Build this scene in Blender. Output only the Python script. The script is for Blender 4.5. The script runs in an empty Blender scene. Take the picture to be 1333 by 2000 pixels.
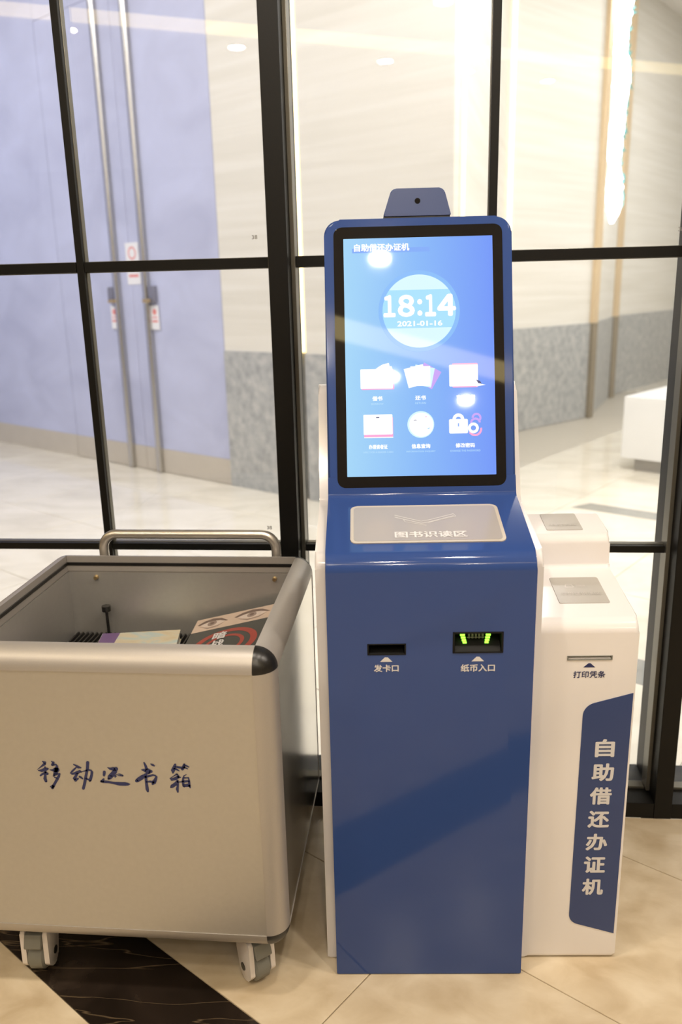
import bpy, bmesh, math, random
from mathutils import Vector, Matrix

random.seed(7)
scene = bpy.context.scene
col = scene.collection
PI = math.pi

# ------------------------------------------------------------------ camera
cam_data = bpy.data.cameras.new('camera')
cam_data.sensor_fit = 'VERTICAL'
cam_data.sensor_height = 36.0
cam_data.lens = 28.8
cam_data.clip_start = 0.02
cam_data.dof.use_dof = True
cam_data.dof.focus_distance = 1.78
cam_data.dof.aperture_fstop = 2.8
cam = bpy.data.objects.new('camera', cam_data)
col.objects.link(cam)
cam.matrix_world = Matrix((
    (0.995559, -0.001664, 0.094128, 0.0),
    (0.091207, 0.264767, -0.959989, 0.0),
    (-0.023325, 0.964311, 0.263743, 1.45),
    (0, 0, 0, 1)))
scene.camera = cam

# ------------------------------------------------------------------ world, exposure
world = bpy.data.worlds.new('interior_air')
scene.world = world
world.use_nodes = True
world.node_tree.nodes['Background'].inputs[0].default_value = (0.9, 0.85, 0.8, 1)
world.node_tree.nodes['Background'].inputs[1].default_value = 0.05
scene.view_settings.view_transform = 'Standard'
scene.view_settings.look = 'None'
scene.view_settings.gamma = 1.0
scene.view_settings.use_curve_mapping = False
scene.view_settings.exposure = 0.0
scene.cycles.use_denoising = True
scene.cycles.max_bounces = 5
scene.cycles.diffuse_bounces = 3
scene.cycles.glossy_bounces = 3
scene.cycles.transmission_bounces = 2
scene.cycles.caustics_reflective = False
scene.cycles.caustics_refractive = False
scene.cycles.transparent_max_bounces = 8
scene.cycles.sample_clamp_indirect = 6.0
scene.cycles.use_adaptive_sampling = True
scene.cycles.adaptive_threshold = 0.04

# ------------------------------------------------------------------ lamps of the two rooms, with added ones
CEIL = 2.75          # library ceiling
CEIL2 = 4.8          # corridor ceiling
def area(name, loc, power, color, size, size_y=None, shape='DISK', rot=(0, 0, 0), spread=PI):
    L = bpy.data.lights.new(name, 'AREA')
    L.shape = shape
    L.size = size
    if size_y: L.size_y = size_y
    L.energy = power
    L.color = color
    L.spread = spread
    o = bpy.data.objects.new(name, L)
    col.objects.link(o)
    o.location = loc
    o.rotation_euler = rot
    return o
WARM = (1.0, 0.89, 0.765)
DOWNLIGHTS = [(-2.55, 0.27), (-1.78, -0.20), (-1.006, -0.666), (-0.201, -1.109), (0.298, -1.449), (0.853, -1.814),
              (2.25, -2.7), (0.112, -0.105), (-0.50, 1.00), (0.34, 0.90), (1.30, 0.95), (2.26, 1.0)]  # row nearest the glass is added, unseen, to brighten kiosk shelf and floor
DL_POWER = 10.0
for x, y in DOWNLIGHTS:
    area('downlight_lamp', (x, y, CEIL - 0.004), DL_POWER * ((1.9 if x > 1 else 1.3) if y > 0.5 else 1.0), WARM, 0.085)
# unseen panel lamps, added and placed to balance corridor brightness, turned to its grid
CORR = (1.0, 0.98, 0.975)
for x, y, pw in [(-4.9, 5.6, 78), (-2.4, 3.9, 42), (0.9, 3.7, 175), (3.9, 7.7, 100), (4.6, 9.6, 100), (3.4, 3.4, 75), (-4.6, 3.2, 85)]:
    area('unseen_panel_lamp', (x, y, CEIL2 - 0.02), pw, CORR, 1.2, 0.6, 'RECTANGLE', (0, 0, math.radians(-34.3)))

area('corridor_downlight_lamp', (1.03, 6.03, CEIL2 - 0.02), 40, (1.0, 0.97, 0.95), 0.16)

# ------------------------------------------------------------------ materials
MATS = {}
def nodes_of(m):
    m.use_nodes = True
    nt = m.node_tree
    return nt, nt.nodes['Principled BSDF']
def mat(name, base, rough=0.5, metal=0.0, spec=0.5, emis=None, estr=0.0, coat=0.0, noise=None):
    """noise = (scale, amount, bump): gentle procedural variation of the base colour and relief"""
    m = bpy.data.materials.new(name)
    nt, p = nodes_of(m)
    p.inputs['Base Color'].default_value = (*base, 1)
    p.inputs['Roughness'].default_value = rough
    p.inputs['Metallic'].default_value = metal
    p.inputs['Specular IOR Level'].default_value = spec
    p.inputs['Coat Weight'].default_value = coat
    p.inputs['Coat Roughness'].default_value = 0.04
    if emis:
        p.inputs['Emission Color'].default_value = (*emis, 1)
        p.inputs['Emission Strength'].default_value = estr
    if noise:
        sc, amt, bmp = noise
        tc = nt.nodes.new('ShaderNodeTexCoord')
        nz = nt.nodes.new('ShaderNodeTexNoise')
        nz.inputs['Scale'].default_value = sc
        nz.inputs['Detail'].default_value = 2
        nt.links.new(tc.outputs['Object'], nz.inputs['Vector'])
        if amt:
            mx = nt.nodes.new('ShaderNodeMix'); mx.data_type = 'RGBA'
            mx.inputs['A'].default_value = (*[c * (1 - amt) for c in base], 1)
            mx.inputs['B'].default_value = (*[min(1, c * (1 + amt)) for c in base], 1)
            nt.links.new(nz.outputs['Fac'], mx.inputs['Factor'])
            nt.links.new(mx.outputs['Result'], p.inputs['Base Color'])
        if bmp:
            b = nt.nodes.new('ShaderNodeBump')
            b.inputs['Strength'].default_value = bmp
            b.inputs['Distance'].default_value = 0.002
            nt.links.new(nz.outputs['Fac'], b.inputs['Height'])
            nt.links.new(b.outputs['Normal'], p.inputs['Normal'])
    MATS[name] = m
    return m

def stone(name, stops, scale, rough, stretch=(1, 1, 1), rot=0.0, detail=6, distort=1.0, spec=0.5, vary=0.0, bump=0.0):
    """noise driven colour ramp on world position; vary shifts each tile a little"""
    m = bpy.data.materials.new(name)
    nt, p = nodes_of(m)
    g = nt.nodes.new('ShaderNodeNewGeometry')
    mp = nt.nodes.new('ShaderNodeMapping')
    mp.inputs['Scale'].default_value = stretch
    mp.inputs['Rotation'].default_value = (0, 0, rot)
    nz = nt.nodes.new('ShaderNodeTexNoise')
    nz.inputs['Scale'].default_value = scale
    nz.inputs['Detail'].default_value = detail
    nz.inputs['Distortion'].default_value = distort
    cr = nt.nodes.new('ShaderNodeValToRGB')
    els = cr.color_ramp.elements
    while len(els) < len(stops): els.new(0.5)
    for e, (pos, c) in zip(els, stops):
        e.position = pos; e.color = (*c, 1)
    nt.links.new(g.outputs['Position'], mp.inputs['Vector'])
    nt.links.new(mp.outputs['Vector'], nz.inputs['Vector'])
    nt.links.new(nz.outputs['Fac'], cr.inputs['Fac'])
    out = cr.outputs['Color']
    if vary:
        oi = nt.nodes.new('ShaderNodeObjectInfo')
        ml = nt.nodes.new('ShaderNodeMath'); ml.operation = 'MULTIPLY_ADD'
        ml.inputs[1].default_value = vary; ml.inputs[2].default_value = 1 - vary * 0.5
        nt.links.new(oi.outputs['Random'], ml.inputs[0])
        vm = nt.nodes.new('ShaderNodeVectorMath'); vm.operation = 'SCALE'
        nt.links.new(out, vm.inputs[0]); nt.links.new(ml.outputs[0], vm.inputs['Scale'])
        out = vm.outputs[0]
    nt.links.new(out, p.inputs['Base Color'])
    p.inputs['Roughness'].default_value = rough
    p.inputs['Specular IOR Level'].default_value = spec
    if bump:
        b = nt.nodes.new('ShaderNodeBump'); b.inputs['Strength'].default_value = bump; b.inputs['Distance'].default_value = 0.003
        nt.links.new(nz.outputs['Fac'], b.inputs['Height']); nt.links.new(b.outputs['Normal'], p.inputs['Normal'])
    MATS[name] = m
    return m

BLUE = mat('blue_gloss_paint', (0.032, 0.069, 0.232), 0.09, spec=0.38, noise=(3, 0.04, 0))
BLUE2 = mat('blue_sheet_print', (0.028, 0.054, 0.170), 0.30, noise=(4, 0.05, 0))
WHITE = mat('white_gloss_paint', (0.79, 0.765, 0.765), 0.14, coat=0.25, noise=(3, 0.02, 0))
BLACKG = mat('black_display_glass', (0.006, 0.006, 0.007), 0.03, noise=(5, 0.1, 0))
BLACKP = mat('black_plastic', (0.012, 0.011, 0.010), 0.32, noise=(60, 0.2, 0.1))
DARKIN = mat('dark_slot_interior', (0.008, 0.008, 0.008), 0.6, spec=0.2, noise=(40, 0.2, 0))
FRAME = mat('black_powder_coat', (0.005, 0.0047, 0.004), 0.45, spec=0.25, noise=(300, 0.15, 0.05))
BEADM = mat('olive_grey_metal_edge', (0.17, 0.16, 0.13), 0.35, 0.6, noise=(200, 0.1, 0))
ALU = mat('anodised_aluminium', (0.46, 0.43, 0.40), 0.46, 0.5, noise=(500, 0.05, 0.03))
ALUP = mat('brushed_aluminium_panel', (0.53, 0.515, 0.49), 0.40, 0.7, noise=(90, 0.04, 0.02))
ALUS = mat('brushed_aluminium_side', (0.70, 0.67, 0.61), 0.17, 0.9, noise=(90, 0.04, 0.02))
CHROME = mat('satin_steel', (0.72, 0.67, 0.60), 0.33, 0.85, noise=(200, 0.05, 0))
STEEL = mat('stainless_pull_bar', (0.55, 0.54, 0.52), 0.25, 1.0, noise=(20, 0.05, 0))
BRASS = mat('brass_bolt', (0.62, 0.46, 0.24), 0.3, 0.9, noise=(50, 0.1, 0))
CAST_W = mat('white_nylon_fork', (0.74, 0.69, 0.66), 0.35, noise=(40, 0.05, 0))
CAST_G = mat('grey_rubber_tread', (0.20, 0.20, 0.175), 0.45, noise=(60, 0.08, 0.05))
PAD = mat('grey_reader_pad', (0.37, 0.345, 0.33), 0.18, noise=(8, 0.03, 0))
PADL = mat('grey_reader_pad_side', (0.43, 0.41, 0.375), 0.22, noise=(8, 0.03, 0))
PADRIM = mat('pale_pad_border', (0.52, 0.47, 0.40), 0.15, noise=(8, 0.03, 0))
INKW = mat('white_ink', (0.66, 0.65, 0.66), 0.35, noise=(100, 0.03, 0))
INKP = mat('pale_ink', (0.72, 0.70, 0.68), 0.18, noise=(100, 0.03, 0))
INKPAD = mat('faint_pad_ink', (0.58, 0.555, 0.52), 0.18, noise=(100, 0.03, 0))
INKB = mat('navy_ink', (0.018, 0.026, 0.11), 0.4, noise=(100, 0.05, 0))
INKD = mat('dark_print', (0.06, 0.06, 0.06), 0.5, noise=(100, 0.05, 0))
INKG = mat('grey_mark', (0.35, 0.34, 0.33), 0.5, noise=(100, 0.05, 0))
RED = mat('red_print', (0.62, 0.10, 0.09), 0.5, noise=(100, 0.05, 0))
REDS = mat('faded_red_notice_print', (0.75, 0.25, 0.24), 0.5, noise=(100, 0.05, 0))
PAPER = mat('white_notice_paper', (0.80, 0.80, 0.84), 0.6, noise=(60, 0.03, 0))
PLASTER = mat('warm_white_plaster', (0.74, 0.69, 0.62), 0.8, noise=(6, 0.04, 0.1))
WOODW = mat('light_oak_panelling', (0.36, 0.28, 0.21), 0.5, noise=(4, 0.15, 0))
CEILM = mat('white_ceiling_paint', (0.82, 0.79, 0.75), 0.85, noise=(9, 0.03, 0.05))
GROUT = mat('floor_grout', (0.23, 0.18, 0.12), 0.7, noise=(60, 0.1, 0.1))
GROUT2 = mat('pale_floor_grout', (0.44, 0.405, 0.34), 0.4, noise=(60, 0.1, 0.1))
LED = mat('warm_led_strip', (0.8, 0.7, 0.5), 0.5, emis=(1.0, 0.74, 0.30), estr=2.4, noise=(30, 0.02, 0))
COVE = mat('warm_cove_light', (0.8, 0.7, 0.5), 0.6, emis=(1.0, 0.78, 0.36), estr=5.0, noise=(30, 0.02, 0))
LENS = mat('downlight_lens', (0.8, 0.8, 0.8), 0.4, emis=(1.0, 0.86, 0.68), estr=12.0, noise=(30, 0.02, 0))
GARL = mat('white_glowing_garland', (0.9, 0.92, 0.95), 0.4, emis=(0.93, 0.97, 1.0), estr=6.0, noise=(20, 0.05, 0.3))
TEAL = mat('teal_garland_leaf', (0.10, 0.42, 0.44), 0.4, noise=(20, 0.3, 0.2))
MARBLEW = mat('white_marble_bench', (0.80, 0.80, 0.80), 0.25, noise=(3, 0.05, 0))
GOLDT = mat('champagne_metal_trim', (0.78, 0.62, 0.42), 0.35, 0.5, noise=(10, 0.05, 0))
BROWNT = mat('brown_stone_trim', (0.27, 0.23, 0.17), 0.4, noise=(20, 0.15, 0))
LOCKM = mat('grey_lock_case', (0.24, 0.24, 0.29), 0.35, 0.4, noise=(30, 0.05, 0))
CABM = mat('dark_grey_cabinet', (0.06, 0.065, 0.075), 0.4, noise=(20, 0.1, 0))
GREENL = mat('green_indicator', (0.1, 0.4, 0.05), 0.4, emis=(0.30, 1.0, 0.05), estr=2.6, noise=(30, 0.02, 0))
GREEND = mat('dim_green_indicator', (0.10, 0.11, 0.07), 0.4, emis=(0.25, 0.30, 0.10), estr=0.15, noise=(30, 0.02, 0))
PAGES = mat('book_pages', (0.72, 0.68, 0.58), 0.7, noise=(200, 0.06, 0.1))
COVERD = mat('charcoal_book_cover', (0.060, 0.062, 0.058), 0.35, noise=(30, 0.08, 0))
COVERR = mat('brick_red_cover_print', (0.34, 0.060, 0.045), 0.35, noise=(30, 0.05, 0))
SKINP = mat('sepia_eye_photo', (0.60, 0.47, 0.38), 0.4, noise=(25, 0.12, 0))
EYEW = mat('sepia_eye_white', (0.66, 0.56, 0.50), 0.4, noise=(60, 0.1, 0))
EYED = mat('sepia_eye_shadow', (0.16, 0.11, 0.09), 0.4, noise=(60, 0.2, 0))
EYEM = mat('sepia_eye_iris', (0.30, 0.23, 0.20), 0.4, noise=(60, 0.2, 0))
PURPLE = mat('purple_book_edge', (0.17, 0.10, 0.24), 0.4, noise=(30, 0.1, 0))

FLOORM = stone('beige_marble_tile', [(0.30, (0.51, 0.40, 0.26)), (0.5, (0.61, 0.50, 0.345)), (0.70, (0.70, 0.595, 0.435))], 9.0, 0.18,
               (1, 1.4, 1), 0.6, 11, 0.35, vary=0.07)
FLOORC = stone('cream_marble_tile', [(0.25, (0.60, 0.55, 0.455)), (0.5, (0.70, 0.65, 0.55)), (0.78, (0.76, 0.715, 0.625))], 1.6, 0.10,
               (1, 2.0, 1), 0.6, 7, 1.3, vary=0.04)
BEIGEW = stone('wood_grain_limestone', [(0.28, (0.675, 0.65, 0.585)), (0.5, (0.725, 0.70, 0.64)), (0.72, (0.77, 0.75, 0.70))], 1.2, 0.55,
               (0.5, 0.5, 14.0), 0, 6, 0.05)
GRANITE = stone('grey_granite_dado', [(0.3, (0.31, 0.32, 0.325)), (0.5, (0.40, 0.41, 0.41)), (0.7, (0.50, 0.50, 0.485))], 15.0, 0.3,
                (1, 1, 1), 0, 9, 0.2)
LAV = stone('bluish_lit_concrete', [(0.25, (0.415, 0.44, 0.615)), (0.5, (0.475, 0.505, 0.69)), (0.78, (0.53, 0.565, 0.775))], 1.7, 0.55,
            (1, 1, 1.4), 0, 6, 0.8)  # grey wall; bluish light falling on it is mixed into the colour
BASEB = mat('beige_stone_skirting', (0.52, 0.475, 0.41), 0.3, noise=(7, 0.06, 0))
INLAY = mat('grey_granite_inlay', (0.27, 0.27, 0.25), 0.2, noise=(25, 0.15, 0))

def dark_marble():
    m = stone('dark_brown_marble', [(0.3, (0.010, 0.007, 0.005)), (0.55, (0.022, 0.015, 0.011)), (0.8, (0.050, 0.036, 0.026))], 6.0, 0.09,
              (1, 1, 1), 0, 8, 0.8)
    nt = m.node_tree; p = nt.nodes['Principled BSDF']
    g = nt.nodes.new('ShaderNodeNewGeometry')
    mp = nt.nodes.new('ShaderNodeMapping')
    mp.inputs['Rotation'].default_value = (0, 0, math.radians(6))
    mp.inputs['Scale'].default_value = (0.55, 5.0, 1)
    nz = nt.nodes.new('ShaderNodeTexNoise'); nz.inputs['Scale'].default_value = 3.4; nz.inputs['Detail'].default_value = 3; nz.inputs['Distortion'].default_value = 0.35
    sb = nt.nodes.new('ShaderNodeMath'); sb.operation = 'SUBTRACT'; sb.inputs[1].default_value = 0.5
    ab = nt.nodes.new('ShaderNodeMath'); ab.operation = 'ABSOLUTE'
    cr = nt.nodes.new('ShaderNodeValToRGB')
    cr.color_ramp.elements[0].position = 0.0; cr.color_ramp.elements[0].color = (1, 1, 1, 1)
    cr.color_ramp.elements[1].position = 0.011; cr.color_ramp.elements[1].color = (0, 0, 0, 1)
    mx = nt.nodes.new('ShaderNodeMix'); mx.data_type = 'RGBA'
    old = p.inputs['Base Color'].links[0].from_socket
    mx.inputs['B'].default_value = (0.12, 0.085, 0.05, 1)
    nt.links.new(g.outputs['Position'], mp.inputs['Vector']); nt.links.new(mp.outputs['Vector'], nz.inputs['Vector'])
    nt.links.new(nz.outputs['Fac'], sb.inputs[0]); nt.links.new(sb.outputs[0], ab.inputs[0]); nt.links.new(ab.outputs[0], cr.inputs['Fac'])
    nt.links.new(cr.outputs['Color'], mx.inputs['Factor']); nt.links.new(old, mx.inputs['A'])
    nt.links.new(mx.outputs['Result'], p.inputs['Base Color'])
    return m
DARKM = dark_marble()

def glass_mat():
    m = bpy.data.materials.new('clear_glass')
    m.use_nodes = True
    nt = m.node_tree
    nt.nodes.clear()
    out = nt.nodes.new('ShaderNodeOutputMaterial')
    tr = nt.nodes.new('ShaderNodeBsdfTransparent'); tr.inputs[0].default_value = (0.985, 0.99, 0.985, 1)
    gl = nt.nodes.new('ShaderNodeBsdfGlossy'); gl.inputs['Roughness'].default_value = 0.0
    fr = nt.nodes.new('ShaderNodeFresnel'); fr.inputs['IOR'].default_value = 1.45
    mx = nt.nodes.new('ShaderNodeMixShader')
    nt.links.new(fr.outputs[0], mx.inputs[0]); nt.links.new(tr.outputs[0], mx.inputs[1]); nt.links.new(gl.outputs[0], mx.inputs[2])
    nt.links.new(mx.outputs[0], out.inputs['Surface'])
    return m
GLASS = glass_mat()

def screen_mat():
    """what the display shows: a blue picture, paler on its left side"""
    m = mat('lit_blue_screen', (0.0, 0.0, 0.0), 0.04)
    nt = m.node_tree; p = nt.nodes['Principled BSDF']
    tc = nt.nodes.new('ShaderNodeTexCoord')
    sx = nt.nodes.new('ShaderNodeSeparateXYZ')
    nt.links.new(tc.outputs['Generated'], sx.inputs[0])
    cr = nt.nodes.new('ShaderNodeValToRGB')
    e = cr.color_ramp.elements
    e[0].position = 0.0; e[0].color = (0.40, 0.72, 1.0, 1)
    e[1].position = 1.0; e[1].color = (0.19, 0.34, 1.0, 1)
    k = e.new(0.5); k.color = (0.27, 0.52, 1.0, 1)
    nt.links.new(sx.outputs['X'], cr.inputs['Fac'])
    nt.links.new(cr.outputs['Color'], p.inputs['Emission Color'])
    p.inputs['Emission Strength'].default_value = 0.95
    return m
SCREEN = screen_mat()
def lit(name, c, s=1.0):
    return mat(name, (0.0, 0.0, 0.0), 0.04, emis=c, estr=s)
LITW = lit('lit_white', (1, 1, 1), 1.1)
LITP = lit('lit_pink', (1.0, 0.42, 0.72))
LITPP = lit('lit_lilac', (0.62, 0.40, 0.95))
LITC1 = lit('lit_pale_cyan', (0.72, 0.96, 1.0))
LITC2 = lit('lit_sky_disc', (0.42, 0.78, 1.0))
LITC3 = lit('lit_halo_ring', (0.27, 0.53, 0.97))
LITB = lit('lit_soft_blue', (0.24, 0.43, 0.95))
LITD = lit('lit_dark_detail', (0.10, 0.10, 0.22))
LITT = lit('lit_thin_text', (0.50, 0.76, 1.0))
STROKES = [
 [[(-738.9,562.3,0.7),(-734.3,559.4,2.0),(-735.4,556.2,2.0),(-741.7,551.4,1.1),(-748.8,545.7,0.5),(-751.9,543.3,0.3)],[(-750.0,541.4,0.7),(-743.6,541.2,2.0),(-736.9,543.8,2.5),(-731.0,545.6,1.8),(-728.8,546.0,0.7)],[(-735.2,549.3,1.3),(-735.8,538.4,1.6),(-737.1,530.6,1.6),(-738.4,523.5,2.3),(-737.2,518.1,2.0),(-736.3,516.9,0.7)],[(-737.1,536.8,1.3),(-742.5,533.5,1.5),(-746.8,530.2,1.2)],[(-735.5,537.6,1.5),(-732.7,534.6,2.0),(-731.0,533.9,0.7)],[(-720.3,563.3,0.7),(-716.8,560.0,1.8),(-719.2,555.3,2.0)],[(-720.8,553.3,0.5),(-716.3,555.7,1.6),(-711.4,555.5,1.0),(-710.3,552.5,1.6),(-712.1,546.2,2.9)],[(-726.3,543.8,0.3),(-720.0,542.8,1.6),(-714.2,543.8,3.6),(-711.3,544.3,3.6),(-714.8,538.4,3.0),(-717.5,533.6,2.0)],[(-718.4,532.0,1.3),(-711.7,534.6,1.5),(-706.7,535.2,1.3),(-708.6,530.8,1.6),(-713.0,523.6,2.0),(-718.4,514.8,1.8),(-722.8,507.6,2.0),(-725.5,502.8,2.0)],[(-729.5,505.4,0.7),(-724.4,506.0,2.6)],[(-720.8,530.4,0.5),(-717.7,526.6,0.7),(-713.5,526.0,1.0)]],
 [[(-675.4,557.4,0.8),(-671.3,555.1,1.3),(-666.8,551.7,2.0),(-661.4,550.4,0.8)],[(-670.0,552.2,0.8),(-675.6,546.6,1.3),(-681.2,541.0,1.3),(-684.3,537.8,0.8),(-681.2,536.1,1.3),(-675.5,537.5,1.8),(-669.8,539.6,2.3),(-664.5,542.2,2.0),(-661.9,541.0,1.0)],[(-661.9,541.3,0.3),(-653.9,543.7,0.9),(-647.1,546.4,1.4),(-641.7,545.4,1.1),(-639.9,541.8,1.8),(-641.1,535.8,1.8),(-643.5,528.4,2.0),(-645.8,522.9,2.0),(-647.1,521.1,0.8)],[(-645.2,522.9,1.0),(-652.6,526.3,1.3),(-654.7,526.8,0.5)],[(-646.4,562.6,2.3),(-648.3,549.9,2.0),(-651.0,540.2,1.8),(-654.7,526.8,2.0),(-658.4,513.4,2.0),(-661.6,504.1,2.0)],[(-670.0,537.1,1.5),(-674.0,531.6,1.8),(-677.4,526.0,2.3),(-675.6,522.4,2.3),(-670.8,525.6,1.5),(-669.0,526.9,0.5)],[(-666.4,530.6,1.3),(-663.8,528.9,1.5),(-660.8,526.0,1.0)]],
 [[(-606.7,552.8,0.6),(-602.0,550.2,1.7),(-595.7,550.4,2.6),(-590.1,550.6,2.9),(-593.2,544.4,3.2),(-599.5,537.3,3.2),(-604.5,531.6,3.2),(-607.3,528.1,1.7)],[(-599.8,534.5,0.6),(-592.3,534.5,1.4),(-593.9,531.3,0.6)],[(-591.4,537.6,0.4),(-585.0,539.2,0.7),(-579.7,536.6,1.4),(-577.9,535.7,1.1),(-588.5,535.6,0.4)],[(-614.6,542.9,2.0),(-616.0,535.3,1.7)],[(-617.4,527.0,1.2),(-620.5,522.1,2.3),(-623.0,521.3,1.7),(-617.5,520.8,2.0),(-608.1,520.4,1.7),(-598.9,518.7,1.7),(-586.6,517.1,2.6),(-575.3,517.2,2.7),(-569.1,517.1,2.0),(-564.7,517.2,0.4)]],
 [[(-532.1,566.5,1.0),(-529.6,558.9,1.7),(-528.5,553.0,2.0)],[(-538.9,550.5,0.5),(-532.6,549.3,2.2),(-526.2,548.3,3.7),(-519.8,547.3,2.2),(-523.3,544.2,1.5),(-528.9,542.2,1.5),(-532.5,538.5,2.2),(-539.4,533.5,3.0),(-546.4,528.4,3.0),(-550.5,525.3,2.3)],[(-531.7,535.0,1.7),(-523.9,537.0,1.5),(-516.7,539.4,1.2),(-511.9,538.4,1.0),(-510.0,535.7,1.5),(-512.7,529.1,2.2),(-515.9,523.5,3.0),(-519.0,519.2,1.5)],[(-517.0,523.5,1.7),(-522.9,524.5,1.5),(-530.5,523.9,1.0)],[(-531.3,533.8,2.0),(-531.6,524.2,1.8),(-531.3,515.1,2.0),(-530.9,507.3,2.3),(-530.2,502.5,1.5)],[(-518.9,564.0,0.7),(-515.3,561.8,1.7),(-512.2,560.1,1.0)]],
 [[(-470.1,564.5,1.5),(-472.3,557.9,2.5),(-475.5,551.3,2.7),(-475.9,545.9,1.2)],[(-470.0,559.8,1.2),(-463.2,558.3,1.5),(-456.8,557.9,1.5),(-452.4,559.2,1.5)],[(-472.0,555.0,1.5),(-467.3,553.4,1.2),(-463.2,550.5,0.7)],[(-451.9,565.2,1.5),(-453.4,560.4,2.2),(-456.5,554.9,2.0)],[(-452.0,564.0,1.0),(-446.9,561.8,1.2),(-443.3,559.8,0.7)],[(-451.4,558.1,1.0),(-446.2,555.9,0.7)],[(-468.6,543.2,1.2),(-476.0,538.2,0.5),(-482.8,533.2,0.7),(-479.3,530.9,2.0),(-472.6,532.9,2.2),(-467.0,536.7,2.2),(-461.6,536.3,0.7)],[(-467.6,542.1,1.2),(-465.8,537.4,1.7)],[(-468.1,528.9,1.5),(-469.6,524.1,2.5),(-474.8,519.7,2.5),(-479.9,515.9,2.5),(-482.8,513.4,1.0)],[(-467.8,526.5,1.5),(-468.5,517.5,1.5),(-470.2,509.6,2.0),(-469.5,503.6,1.2)],[(-467.3,525.7,0.7),(-459.2,526.6,0.9)],[(-449.4,542.7,0.5),(-454.4,540.2,0.7),(-456.3,535.3,1.2),(-457.4,528.1,1.7),(-457.4,520.9,1.7),(-455.7,515.6,1.0)],[(-454.2,535.4,1.1),(-445.6,535.7,1.1),(-445.1,527.4,1.5),(-445.3,518.4,1.7),(-444.0,514.2,1.0)],[(-457.0,526.9,1.7),(-446.1,528.5,1.5)],[(-456.6,518.0,2.0),(-446.3,519.6,2.5)]],
]

# ------------------------------------------------------------------ builders
OFF = Vector((0, 0, 0))
def link(name, me, m=None, parent=None, loc=None, rot=None, sharp=32):
    o = bpy.data.objects.new(name, me)
    col.objects.link(o)
    if m is not None and not me.materials: me.materials.append(m)
    if sharp is not None and len(me.polygons):
        me.polygons.foreach_set('use_smooth', [True] * len(me.polygons))
        me.set_sharp_from_angle(angle=math.radians(sharp))
    if parent: o.parent = parent
    if loc is not None: o.location = loc
    if rot is not None: o.rotation_euler = rot
    return o
def from_bm(name, bm, m, parent=None, **k):
    bmesh.ops.recalc_face_normals(bm, faces=bm.faces)
    if OFF.length: bmesh.ops.translate(bm, vec=-OFF, verts=bm.verts)
    me = bpy.data.meshes.new(name)
    bm.to_mesh(me); bm.free()
    return link(name, me, m, parent, **k)
def raw(name, vs, fs, m, parent=None, **k):
    me = bpy.data.meshes.new(name)
    me.from_pydata([Vector(v) - OFF for v in vs], [], fs)
    me.update()
    return link(name, me, m, parent, **k)
def bm_box(bm, x0, x1, y0, y1, z0, z1, bevel=0.0, seg=2):
    t = bmesh.new()
    vs = [t.verts.new(p) for p in ((x0, y0, z0), (x1, y0, z0), (x1, y1, z0), (x0, y1, z0), (x0, y0, z1), (x1, y0, z1), (x1, y1, z1), (x0, y1, z1))]
    for f in ((3, 2, 1, 0), (4, 5, 6, 7), (0, 1, 5, 4), (1, 2, 6, 5), (2, 3, 7, 6), (3, 0, 4, 7)):
        t.faces.new([vs[i] for i in f])
    if bevel:
        bmesh.ops.bevel(t, geom=t.edges[:], offset=bevel, segments=seg, profile=0.5, affect='EDGES', clamp_overlap=True)
    merge(bm, t)
def merge(bm, t, M=None):
    if M is not None: bmesh.ops.transform(t, matrix=M, verts=t.verts)
    me = bpy.data.meshes.new('tmp'); t.to_mesh(me); t.free()
    bm.from_mesh(me); bpy.data.meshes.remove(me)
def box(name, x0, x1, y0, y1, z0, z1, m, parent=None, bevel=0.0, **k):
    bm = bmesh.new(); bm_box(bm, x0, x1, y0, y1, z0, z1, bevel)
    k.setdefault('sharp', 20)
    return from_bm(name, bm, m, parent, **k)
def fillet(pts, rads, n=6):
    out = []
    N = len(pts)
    for i, (p, r) in enumerate(zip(pts, rads)):
        p = Vector(p)
        if r <= 0:
            out.append(p); continue
        a = (Vector(pts[i - 1]) - p); b = (Vector(pts[(i + 1) % N]) - p)
        la, lb = a.length, b.length
        a.normalize(); b.normalize()
        ang = a.angle(b)
        d = min(r / math.tan(ang / 2), la * 0.49, lb * 0.49)
        rr = d * math.tan(ang / 2)
        bis = (a + b).normalized()
        c = p + bis * (rr / math.sin(ang / 2))
        s = p + a * d - c; e = p + b * d - c
        tot = s.angle(e)
        sgn = 1 if (s.x * e.y - s.y * e.x) > 0 else -1
        for k in range(n + 1):
            th = sgn * tot * k / n
            out.append(c + Vector((s.x * math.cos(th) - s.y * math.sin(th), s.x * math.sin(th) + s.y * math.cos(th))))
    return out
def rrect(x0, x1, y0, y1, r, n=6):
    if not isinstance(r, (list, tuple)): r = [r] * 4
    return fillet([(x0, y0), (x1, y0), (x1, y1), (x0, y1)], r, n)
def bm_prism(bm, outline, z0, z1, bevel=0.0, both=False, seg=3, M=None):
    t = bmesh.new()
    lo = [t.verts.new((p[0], p[1], z0)) for p in outline]
    hi = [t.verts.new((p[0], p[1], z1)) for p in outline]
    n = len(lo)
    t.faces.new(lo[::-1]); t.faces.new(hi)
    for i in range(n): t.faces.new((lo[i], lo[(i + 1) % n], hi[(i + 1) % n], hi[i]))
    if bevel:
        es = []
        for ring in ([hi] if not both else [hi, lo]):
            for i in range(n):
                e = t.edges.get((ring[i], ring[(i + 1) % n]))
                if e: es.append(e)
        bmesh.ops.bevel(t, geom=es, offset=bevel, segments=seg, profile=0.5, affect='EDGES', clamp_overlap=False)
    merge(bm, t, M)
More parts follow.
